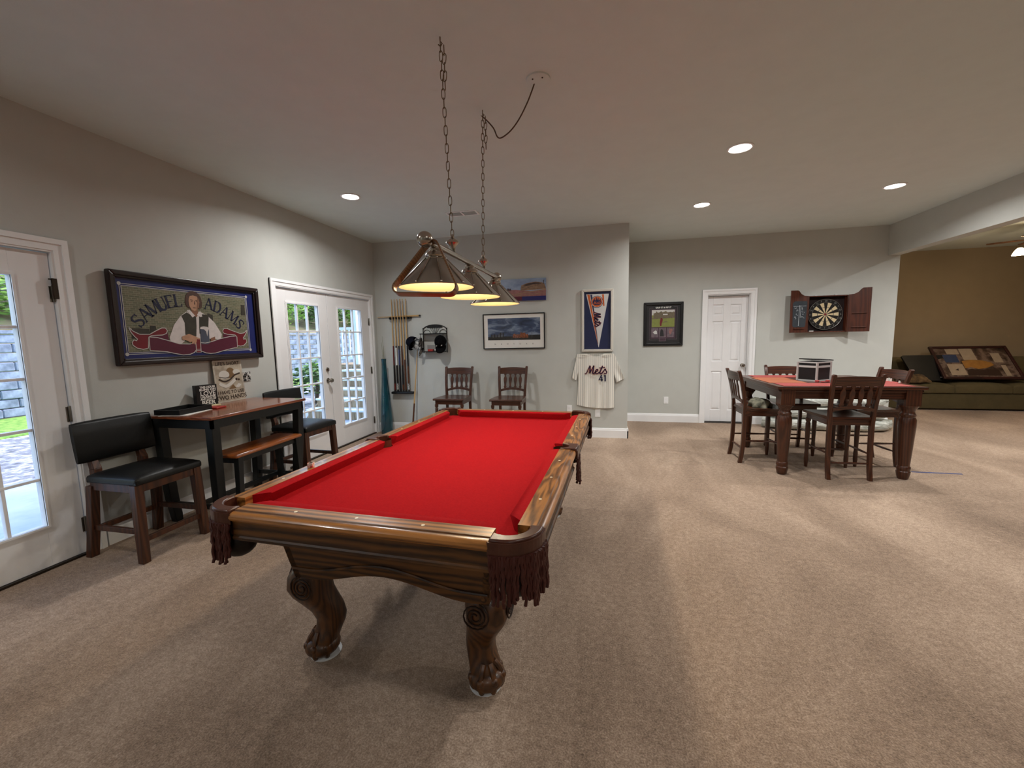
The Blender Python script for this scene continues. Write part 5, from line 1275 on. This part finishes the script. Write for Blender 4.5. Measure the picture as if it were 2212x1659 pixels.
plain('team_navy', rgb(26, 36, 76), .7, var=.05); plain('team_orange', rgb(204, 100, 44), .7, var=.05); plain('team_white', rgb(214, 214, 212), .7, var=.02); plain('frame_white', rgb(206, 202, 192), .5, var=.03)
plain('script_navy', rgb(30, 26, 62), .6)
def pennant():
    T = thing('framed_pennant', 'white framed navy panel with a downward white and orange pennant', 'picture', (-.135, YB-.002, 1.213), 0)
    W, H = .425, .852
    fr = MB(); frame_bars(fr, W, H, .034, -.03, 0); fr.build('frame', 'frame_white', T, smooth=False, bevel=.006)
    MB().box(-W/2+.02, W/2-.02, -.010, -.002, .02, H-.02).build('backing', 'team_navy', T, smooth=False)
    y = -.010; A, B, C = (-.15, .787), (.155, .784), (.02, .056)
    def P(s, t): # s across at top 0..1, t down 0..1
        x = A[0]+(B[0]-A[0])*s; z = A[1]+(B[1]-A[1])*s; return (x+(C[0]-x)*t, z+(C[1]-z)*t)
    decal(T, 'pennant_felt', [A, B, C], 'team_white', y)
    for s0, s1, m in ((.045, .15, 'team_orange'), (.18, .26, 'team_navy')): decal(T, 'pennant_stripe', [P(s0, .008), P(s1, .008), P(s1, .93), P(s0, .93)], m, y-.0009)
    decal(T, 'pennant_stripe', [P(.70, .008), P(.78, .008), P(.88, .22), P(.80, .22)], 'team_orange', y-.0009)
    c = (-.004, .682)
    decal(T, 'round_emblem', arc(*c, .082, 0, 360, 32)[:-1], 'team_navy', y-.0016); decal(T, 'round_emblem', arc(*c, .075, 0, 360, 32)[:-1], 'team_white', y-.0022); decal(T, 'round_emblem', arc(*c, .070, 0, 360, 32)[:-1], 'team_orange', y-.0026)
    sk = [(-.06, -.02), (-.055, .02), (-.04, .02), (-.04, .045), (-.03, .045), (-.028, .02), (-.016, .02), (-.014, .06), (-.004, .06), (-.002, .03), (.008, .03), (.01, .055), (.02, .055), (.022, .02), (.034, .02), (.036, .04), (.048, .04), (.05, .0), (.062, .0), (.062, -.025), (.03, -.045), (-.03, -.045)]
    decal(T, 'round_emblem', [(c[0]+a, c[1]+b) for a, b in sk], 'team_navy', y-.0032)
    mb = MB(); script_word(mb, lambda a, b: (c[0]-.055+a*.052, c[1]-.032+b*.038), .045, y-.0046, y-.0034); mb.build('emblem_script', 'team_orange', T, smooth=False)
    mb = MB(); script_word(mb, lambda a, b: (-.05+b*.092+a*.008,   .553-a*.098), .175, y-.0028, y-.0018); mb.build('script_shadow', 'team_orange', T, smooth=False)
    mb = MB(); script_word(mb, lambda a, b: (-.047+b*.092+a*.008, .553-a*.098), .125, y-.004, y-.0029); mb.build('script', 'script_navy', T, smooth=False)
    MB().box(-W/2+.03, W/2-.03, -.019, -.0175, .03, H-.03).build('glazing', 'picture_glass', T, smooth=False)
pennant()
bands('jersey_pinstripe', [(.0, rgb(238, 236, 226)), (.86, rgb(238, 236, 226)), (.97, rgb(168, 166, 166)), (1, rgb(160, 158, 162))], 'X', 11.5, .8)
plain('jersey_white', rgb(240, 238, 228), .85, var=.03)
def jersey():
    T = thing('baseball_jersey', 'white pinstriped short-sleeved jersey with script lettering hung flat on the wall', 'jersey', (-.135, YB-.003, 1.213), 0)
    nx, nz = 36, 24
    def side(t):    # half outline left/right at depth t (0 top .. 1 bottom)
        l = [(0, -.272), (.25, -.262), (.5, -.258), (.8, -.27), (1, -.283)]; r = [(0, .233), (.25, .232), (.5, .232), (.8, .236), (1, .236)]
        f = lambda q: next(a[1]+(b[1]-a[1])*(t-a[0])/(b[0]-a[0]) for a, b in zip(q[:-1], q[1:]) if t <= b[0]+1e-9)
        return f(l), f(r)
    def yy(x, t): return -.022-.006*math.sin(x*38+t*2)*(.3+t)-.004*math.sin(x*75+1)*(t**1.5)-.006*(1-((x+.02)/.27)**2)
    verts = []; faces = []
    for side_y in (0, 1):
        for j in range(nz+1):
            t = j/nz; l, r = side(t)
            for i in range(nx+1):
                u = i/nx; x = l+(r-l)*u
                dip = .035*max(0, 1-((u-.5)/.2)**2)*(1-t)**6 if side_y == 0 else 0
                zt_ = -.03-dip; zb_ = -.748-.034*u-.02*math.sin(u*PI)*(1 if side_y == 0 else 1.35)-(.012 if side_y else 0)*math.sin(u*PI)
                z = zt_+(zb_-zt_)*t
                verts.append((x, (yy(x, t) if side_y == 0 else -.004), z))
    w = nx+1
    for s in (0, 1):
        o = s*w*(nz+1)
        for j in range(nz):
            for i in range(nx): faces.append((o+j*w+i, o+j*w+i+1, o+(j+1)*w+i+1, o+(j+1)*w+i))
    o = w*(nz+1)
    for j in range(nz):
        for i in (0, nx): faces.append((j*w+i, (j+1)*w+i, o+(j+1)*w+i, o+j*w+i))
    MB().add(verts, faces).build('torso', 'jersey_pinstripe', T, ang=80)
    def sleeve(a, b, c, d):     # quad: shoulder, cuff outer, cuff inner, armpit
        vs = []; fs = []; n, m = 8, 10
        for s in (0, 1):
            for j in range(m+1):
                v = j/m
                for i in range(n+1):
                    u = i/n
                    px = (a[0]*(1-u)+d[0]*u)*(1-v)+(b[0]*(1-u)+c[0]*u)*v; pz = (a[1]*(1-u)+d[1]*u)*(1-v)+(b[1]*(1-u)+c[1]*u)*v
                    vs.append((px, (-.026-.008*math.sin(u*7+v*3)*v if s == 0 else -.003), pz))
        w = n+1
        for s in (0, 1):
            o = s*w*(m+1)
            for j in range(m):
                for i in range(n): fs.append((o+j*w+i, o+j*w+i+1, o+(j+1)*w+i+1, o+(j+1)*w+i))
        o = w*(m+1)
        for j in range(m):
            for i in (0, n): fs.append((j*w+i, (j+1)*w+i, o+(j+1)*w+i, o+j*w+i))
        for i in range(n):
            for j in (0, m): fs.append((j*w+i, j*w+i+1, o+j*w+i+1, o+j*w+i))
        MB().add(vs, fs).build('sleeve', 'jersey_pinstripe', T, ang=80)
    sleeve((-.272, -.03), (-.345, -.365), (-.285, -.40), (-.258, -.26)); sleeve((.233, -.03), (.365, -.372), (.258, -.428), (.232, -.30))
    decal(T, 'collar_flap', [(-.262, -.028), (-.13, -.026), (-.115, -.055)], 'jersey_white', -.036, .002); decal(T, 'collar_flap', [(.225, -.028), (.09, -.026), (.075, -.055)], 'jersey_white', -.036, .002)
    decal(T, 'neck_tag', [(-.03, -.032), (0, -.032), (0, -.045), (-.03, -.045)], 'team_white', -.012, .001)
    Y = -.041
    mb = MB(); script_word(mb, lambda a, b: (-.166+a*.1385+b*.012, -.305+b*.118), .16, Y, Y+.002); mb.build('script_outline', 'team_orange', T, smooth=False)
    mb = MB(); script_word(mb, lambda a, b: (-.166+a*.1385+b*.012, -.305+b*.118), .115, Y-.0015, Y-.0001); mb.build('script', 'script_navy', T, smooth=False)
    mb = MB()
    for p in ([(.062, -.322), (.028, -.388), (.078, -.388)], [(.064, -.345), (.064, -.41)], [(.095, -.335), (.110, -.322), (.110, -.41)]): strip_slab(mb, p, .018, Y, Y+.001)
    mb.build('number', 'script_navy', T, smooth=False)
jersey()

# ---------------------------------------------------------------- golf picture on the alcove wall
plain('golf_green', rgb(132, 140, 70), .5, var=.1, vscale=25); plain('golf_house', rgb(112, 100, 80), .5, var=.3, vscale=60); plain('golf_sky', rgb(206, 204, 200), .5); plain('golf_mat', rgb(34, 34, 36), .6); plain('golf_purple', rgb(70, 48, 62), .6); plain('golf_grey', rgb(110, 96, 104), .6, var=.3, vscale=40)
def golf():
    T = thing('golf_picture', 'black framed collage with a golf photograph above three small pictures', 'picture', (.875, Y2-.002, 1.25), 0)
    W, H = .602, .695
    X = lambda p: (p-812)/1085*.602; Z = lambda p: (1490-p)/1200*.695
    rect = lambda a, b, c, d: [(X(a), Z(d)), (X(b), Z(d)), (X(b), Z(c)), (X(a), Z(c))]
    fr = MB(); frame_bars(fr, W, H, .045, -.028, 0); fr.build('frame', 'black_satin', T, smooth=False, bevel=.006)
    MB().box(-W/2+.03, W/2-.03, -.010, -.002, .03, H-.03).build('mat_board', 'golf_mat', T, smooth=False)
    y = -.010
    decal(T, 'inner_mat', rect(465, 1150, 480, 1290), 'golf_purple', y)
    b = MB(); t = 6
    for q in ((430, 436, 440, 1330), (1189, 1195, 420, 1310), (430, 530, 440, 447), (1090, 1195, 415, 422), (430, 690, 1323, 1330), (940, 1195, 1303, 1310)): b.slab(rect(*q), y-.0008, y)
    b.build('printed_border', 'golf_grey', T, smooth=False)
    y2 = y-.001
    decal(T, 'photo', rect(495, 1120, 500, 970), 'golf_green', y2); decal(T, 'photo_sky', rect(495, 1120, 500, 640), 'golf_sky', y2-.0008)
    hs = [(540, 735), (540, 590), (600, 575), (625, 530), (660, 575), (720, 560), (750, 530), (790, 565), (850, 545), (880, 530), (930, 570), (1000, 560), (1060, 570), (1095, 550), (1120, 570), (1120, 725), (800, 735), (495, 750), (495, 690)]
    decal(T, 'photo_clubhouse', [(X(a), Z(c)) for a, c in hs][::-1], 'golf_house', y2-.0014)
    decal(T, 'photo_window', rect(800, 930, 610, 640), 'golf_sky', y2-.002)
    decal(T, 'photo_golfer', [(X(a), Z(c)) for a, c in [(730, 940), (715, 860), (725, 800), (740, 720), (770, 710), (800, 760), (790, 830), (770, 870), (765, 935)]], 'sign_red', y2-.002)
    decal(T, 'photo_shadow', [(X(a), Z(c)) for a, c in [(790, 850), (930, 830), (920, 810), (850, 815)]], 'golf_house', y2-.0014)
    for k, (a, c, m) in enumerate(((490, 680, 'golf_grey'), (700, 895, 'golf_grey'), (925, 1115, 'golf_grey'))): decal(T, 'small_photo', rect(a, c, 990, 1250), m, y2-.0006)
    decal(T, 'small_photo_figure', [(X(a), Z(c)) for a, c in [(530, 1110), (600, 1060), (640, 1080), (650, 1160), (580, 1160)]], 'team_white', y2-.0014); decal(T, 'small_photo_figure', [(X(a), Z(c)) for a, c in [(720, 1230), (740, 1060), (780, 1020), (820, 1080), (840, 1230)]], 'golf_mat', y2-.0014); decal(T, 'small_photo_figure', [(X(a), Z(c)) for a, c in [(970, 1110), (985, 1040), (1050, 1020), (1075, 1050), (1050, 1110), (1010, 1190)]], 'stad_pink', y2-.0014)
    decal(T, 'plaque', rect(705, 895, 1270, 1360), 'golf_grey', y2); decal(T, 'plaque', rect(715, 885, 1280, 1350), 'golf_purple', y2-.001)
    tx = MB(); text_on(tx, 'GRIP IT & RIP IT', .034, 0, Z(455), y-.0009, bold=.001, sx=1.02); tx.build('lettering', 'white_print', T, smooth=False)
    MB().box(-W/2+.04, W/2-.04, -.019, -.0175, .04, H-.04).build('glazing', 'picture_glass', T, smooth=False)
golf()

# ---------------------------------------------------------------- dartboard cabinet
wood('cabinet_wood', rgb(58, 27, 18), rgb(92, 46, 29), 'Z', 9, .38, .5, .9, .2); plain('cabinet_felt', rgb(38, 26, 26), .95); plain('chalkboard', rgb(52, 58, 64), .85, var=.12, vscale=14); plain('chalk_white', rgb(170, 176, 182), .9); plain('dart_black', rgb(24, 20, 18), .85); plain('dart_cream', rgb(206, 188, 150), .85); plain('dart_ring', rgb(96, 94, 90), .6); plain('dart_wire', rgb(150, 150, 146), .3, metal=.8)
def dart_cabinet():
    x0, x1, z0, z1 = 2.886, 3.398, 1.417, 1.95; cx = (x0+x1)/2
    T = thing('dart_cabinet', 'open dark wooden dartboard cabinet with two hinged doors on the alcove wall', 'cabinet', (cx, Y2, z0), 0)
    w, h = (x1-x0)/2, z1-z0; d = .09
    MB().box(-w, w, -.012, 0, 0, h).build('back_board', 'cabinet_felt', T, smooth=False)
    for (a, b, c, e) in ((-w, -w+.014, 0, h), (w-.014, w, 0, h), (-w, w, 0, .014), (-w, w, h-.014, h)): MB().box(a, b, -d, -.012, c, e).build('case_side', 'cabinet_wood', T, smooth=False, bevel=.002)
    for s in (-1, 1): MB().slab(arc(s*.13, h+.004, .02, 0, 180, 10), -.02, -.004).build('hanger', 'aluminium', T, smooth=False)
    W = .255
    for s, th in ((-1, 10), (1, 24)):
        # door in its own frame: hinge at 0, free edge along s*x; seen face is the inner one
        M = Matrix.Translation((s*w, -d, 0)) @ Matrix.Rotation(math.radians(-s*th), 4, 'Z')
        pts = [(0, 0), (s*W, 0), (s*W, h+.085), (s*W*.62, h+.085), (s*W*.54, h+.07), (s*W*.42, h+.03), (s*W*.25, h+.006), (0, h)]
        if s < 0: pts = pts[::-1]
        dr_ = MB().slab(pts, -.016, 0, M).build('cabinet_door', 'cabinet_wood', T, smooth=False, bevel=.002)
        if s < 0:
            MB().slab([(x, z) for x, z in [(-.035, .10), (-.05, .08), (-.2, .08), (-.22, .10), (-.228, .43), (-.2, .46), (-.03, .46), (-.022, .43)]], -.0175, -.0158, M).build('chalkboard', 'chalkboard', dr_, smooth=False)
            mb = MB()
            strip_slab(mb, [(-.215, .385), (-.035, .39)], .005, -.019, -.0176, M); strip_slab(mb, [(-.135, .10), (-.13, .40)], .006, -.019, -.0176, M); strip_slab(mb, [(-.115, .22), (-.112, .40)], .005, -.019, -.0176, M)
            rnd = random.Random(9)
            for k in range(26):
                x = rnd.choice([-.19, -.175, -.155, -.09, -.075, -.06]); z = .2+rnd.random()*.17; strip_slab(mb, [(x+rnd.uniform(-.012, .012), z), (x+rnd.uniform(-.012, .012), z+rnd.uniform(-.014, .014)), (x+rnd.uniform(-.014, .014), z+.012)], .004, -.019, -.0176, M)
            text_on(mb, 'H', .03, -.19, .41, -.019) if False else None
            mb.build('chalk_marks', 'chalk_white', dr_, smooth=False)
            MB().box(-.2, -.05, -.03, -.016, .05, .062, M).build('dart_ledge', 'cabinet_wood', dr_, smooth=False)
        else:
            for z in (.06, .26): MB().box(.05, .215, -.034, -.016, z, z+.014, M).build('dart_holder', 'cabinet_wood', dr_, smooth=False, bevel=.002)
    MB().box(-.205, -.15, -.05, -.03, .0145, .026).build('chalk_tray_label', 'white_print', T, smooth=False)
    B = thing('dartboard', 'round black and cream dartboard inside the open cabinet', 'dartboard', (3.135, Y2-.0125, 1.678), 0)
    Rx = Matrix.Rotation(PI/2, 4, 'X')
    MB().lathe([(.001, 0), (.2255, 0), (.2255, .034), (.001, .034)], 48, Rx).build('board', 'dart_black', B, ang=30)
    def seg(r0, r1, a0, a1, y, th=.0012): return [(r*math.cos(math.radians(a)), r*math.sin(math.radians(a))) for r, aa in ((r0, (a0, (a0+a1)/2, a1)), (r1, (a1, (a0+a1)/2, a0))) for a in aa]
    for k in range(20):
        a0 = 81+18*k
        o = MB().slab(seg(.016, .170, a0, a0+18, 0), -.0352, -.034).build('segment', 'dart_black' if k % 2 == 0 else 'dart_cream', B, smooth=False)
        MB().slab(seg(.099, .107, a0, a0+18, 0), -.0358, -.0352).build('treble_bed', 'dart_ring' if k % 2 else 'dart_black', o, smooth=False)
    nums = [20, 5, 12, 9, 14, 11, 8, 16, 7, 19, 3, 17, 2, 15, 10, 6, 13, 4, 18, 1]
    mb = MB()
    for k, n in enumerate(nums):
        a = math.radians(90+18*k); text_on(mb, str(n), .034, .197*math.cos(a), .197*math.sin(a)-.011, -.0365, bold=.0008)
    mb.build('number_ring', 'dart_wire', B, smooth=False)
    for r in (.171, .222): MB().tube([(r*math.cos(a*PI/24), -.0352, r*math.sin(a*PI/24)) for a in range(48)], .0025 if r > .2 else .0014, 6, closed=True).build('wire_ring', 'dart_wire', B)
    MB().lathe([(.016, .034), (.014, .0362), (.001, .0364)], 16, Rx).build('bull', 'sign_red', B)
dart_cabinet()
# ---------------------------------------------------------------- side room: sofa, things on it, ceiling fan
plain('sofa_olive', rgb(82, 72, 46), .9, var=.12, vscale=8, bmp=.25, bscale=90)
def sofa():
    T = thing('sofa', 'long olive brown upholstered sofa against the brown wall', 'sofa', (6.35, 9.19, 0))
    hx = 1.45
    MB().box(-hx, hx, -.43, .40, .02, .30).build('base', 'sofa_olive', T, bevel=.02)
    for k in range(3):
        x = -hx+.22+k*(2*hx-.44)/3; w = (2*hx-.44)/3
        padded(x+.004, x+w-.004, -.45, .2, .302, .455, .03, .03).build('seat_cushion', 'sofa_olive', T, ang=60, bevel=.02)
    MB().box(-hx+.2, hx-.2, .22, .40, .30, .86).build('back_frame', 'sofa_olive', T, bevel=.03)
    for k in range(3):
        x = -hx+.22+k*(2*hx-.44)/3; w = (2*hx-.44)/3; M = Matrix.Translation((0, .22, .44)) @ Matrix.Rotation(math.radians(80), 4, 'X') @ Matrix.Translation((0, 0, -.0))
        mb = padded(x+.004, x+w-.004, 0, .46, 0, .12, .04, .03); mb.v = [tuple(M @ Vector(v)) for v in mb.v]; mb.build('back_cushion', 'sofa_olive', T, ang=60, bevel=.02)
    for s in (-1, 1):
        MB().box(s*hx-.11, s*hx+.11, -.45, .40, .02, .52).tube([(s*hx, -.45, .54), (s*hx, .40, .54)], .125, 20).build('arm', 'sofa_olive', T, bevel=.01)
sofa()
wood('frame_red', rgb(30, 12, 12), rgb(62, 26, 22), 'X', 14, .35)
mottled('collage_art', [(.3, rgb(26, 18, 16)), (.45, rgb(66, 48, 38)), (.58, rgb(112, 94, 84)), (.7, rgb(56, 38, 36))], 7, .4, detail=3)
plain('art_cream', rgb(150, 134, 116), .5, var=.08, vscale=15); plain('art_blue', rgb(38, 52, 82), .5, var=.2, vscale=20); plain('art_gold', rgb(140, 98, 42), .5, var=.2, vscale=12); plain('art_dark', rgb(44, 26, 18), .5)
def collage():
    T = thing('framed_collage', 'large dark framed collage picture leaning back on the sofa', 'picture', (6.42, 8.86, .535), -2); T.rotation_euler = (math.radians(-41), math.radians(0), math.radians(-2))
    W, H = 1.14, .735
    fr = MB(); frame_bars(fr, W, H, .045, -.03, .01); fr.build('frame', 'frame_red', T, smooth=False, bevel=.006)
    MB().box(-W/2+.03, W/2-.03, -.012, 0, .03, H-.03).build('artwork', 'collage_art', T, smooth=False)
    X = lambda p: -W/2+p*W; Z = lambda p: p*H; R_ = lambda a, b, c, d: [(X(a), Z(c)), (X(b), Z(c)), (X(b), Z(d)), (X(a), Z(d))]
    y = -.012
    for q, m in ((R_(.13, .33, .12, .45), 'art_cream'), (R_(.13, .31, .50, .74), 'art_blue'), (R_(.2, .36, .76, .92), 'art_cream'), (R_(.38, .55, .58, .93), 'art_cream'), (R_(.75, .86, .50, .78), 'art_cream'), (R_(.80, .86, .1, .42), 'art_cream')): decal(T, 'pasted_print', q, m, y)
    decal(T, 'pasted_print', [(X(a), Z(b)) for a, b in ((.34, .32), (.42, .36), (.5, .3), (.62, .34), (.72, .42), (.7, .5), (.6, .56), (.45, .58), (.34, .54))], 'art_gold', y-.0006)
    decal(T, 'pasted_print', [(X(a), Z(b)) for a, b in ((.34, .12), (.75, .1), (.74, .28), (.6, .3), (.5, .26), (.42, .31), (.35, .28))], 'art_dark', y-.0006)
    decal(T, 'pasted_print', [(X(a), Z(b)) for a, b in ((.2, .27), (.25, .32), (.24, .25))], 'art_dark', y-.0012)
collage()
bc = thing('black_portfolio', 'flat black portfolio case leaning on the sofa behind the framed collage', 'portfolio', (5.66, 8.93, .505), 2); bc.rotation_euler = (math.radians(-30), math.radians(0), math.radians(3))
MB().slab([(-.20, .02), (-.18, 0), (.36, 0), (.36, .52), (-.27, .52), (-.30, .50)], 0, .03).build('case_body', 'black_satin', bc, bevel=.005); MB().slab([(.2, .06), (.31, .06), (.31, .075), (.2, .075)], -.006, 0).build('handle', 'aluminium', bc, smooth=False)
bk = lump(.21, .13, .13, 36, 10, 12, .10, 3).build('brown_blanket', mottled('blanket_brown', [(.35, rgb(60, 44, 26)), (.65, rgb(112, 88, 56))], 12, .95), None, ang=80); bk.location = (5.40, 8.86, .49); tag(bk, 'crumpled brown blanket on the left end of the sofa', 'blanket')
wood('fan_blade_wood', rgb(60, 36, 20), rgb(104, 66, 38), 'X', 10, .4)
def ceiling_fan():
    T = thing('ceiling_fan', 'ceiling fan with glass lights hanging in the side room at the right edge', 'ceiling fan', (5.93, 7.5, CEIL))
    MB().lathe([(.07, 0), (.06, -.05), (.014, -.06), (.014, -.14), (.09, -.15), (.11, -.2), (.11, -.27), (.05, -.30), (.05, -.34), (.06, -.36), (.02, -.38)], 28).build('motor', 'dark_bronze', T)
    for k in range(5):
        M = Matrix.Rotation(2*PI*k/5, 4, 'Z')
        MB().prism([(.12, -.02), (.2, -.055), (.48, -.065), (.52, -.04), (.52, .04), (.48, .065), (.2, .055), (.12, .02)], -.245, -.237, M).build('blade', 'fan_blade_wood', T, smooth=False)
    for k in range(3):
        a = PI+2*PI*k/3; c = Vector((.24*math.cos(a), .24*math.sin(a), -.40)); arm = MB().tube([(.05*math.cos(a), .05*math.sin(a), -.34), (.16*math.cos(a), .16*math.sin(a), -.34), tuple(c+Vector((0, 0, .03)))], .009, 8).build('light_arm', 'dark_bronze', T)
        MB().lathe([(.02, .04), (.04, .02), (.062, -.02), (.075, -.06), (.07, -.058), (.055, -.018), (.02, .02)], 20, Matrix.Translation(c), False).build('glass_shade', 'fan_glow', arm)
        L = bpy.data.lights.new('fan_bulb', 'POINT'); L.energy = FAN_W; L.color = (1, .78, .52); L.shadow_soft_size = .04
        o = bpy.data.objects.new('lamp', L); COL.objects.link(o); o.parent = T; o.location = tuple(c+Vector((0, 0, -.085)))
ceiling_fan()
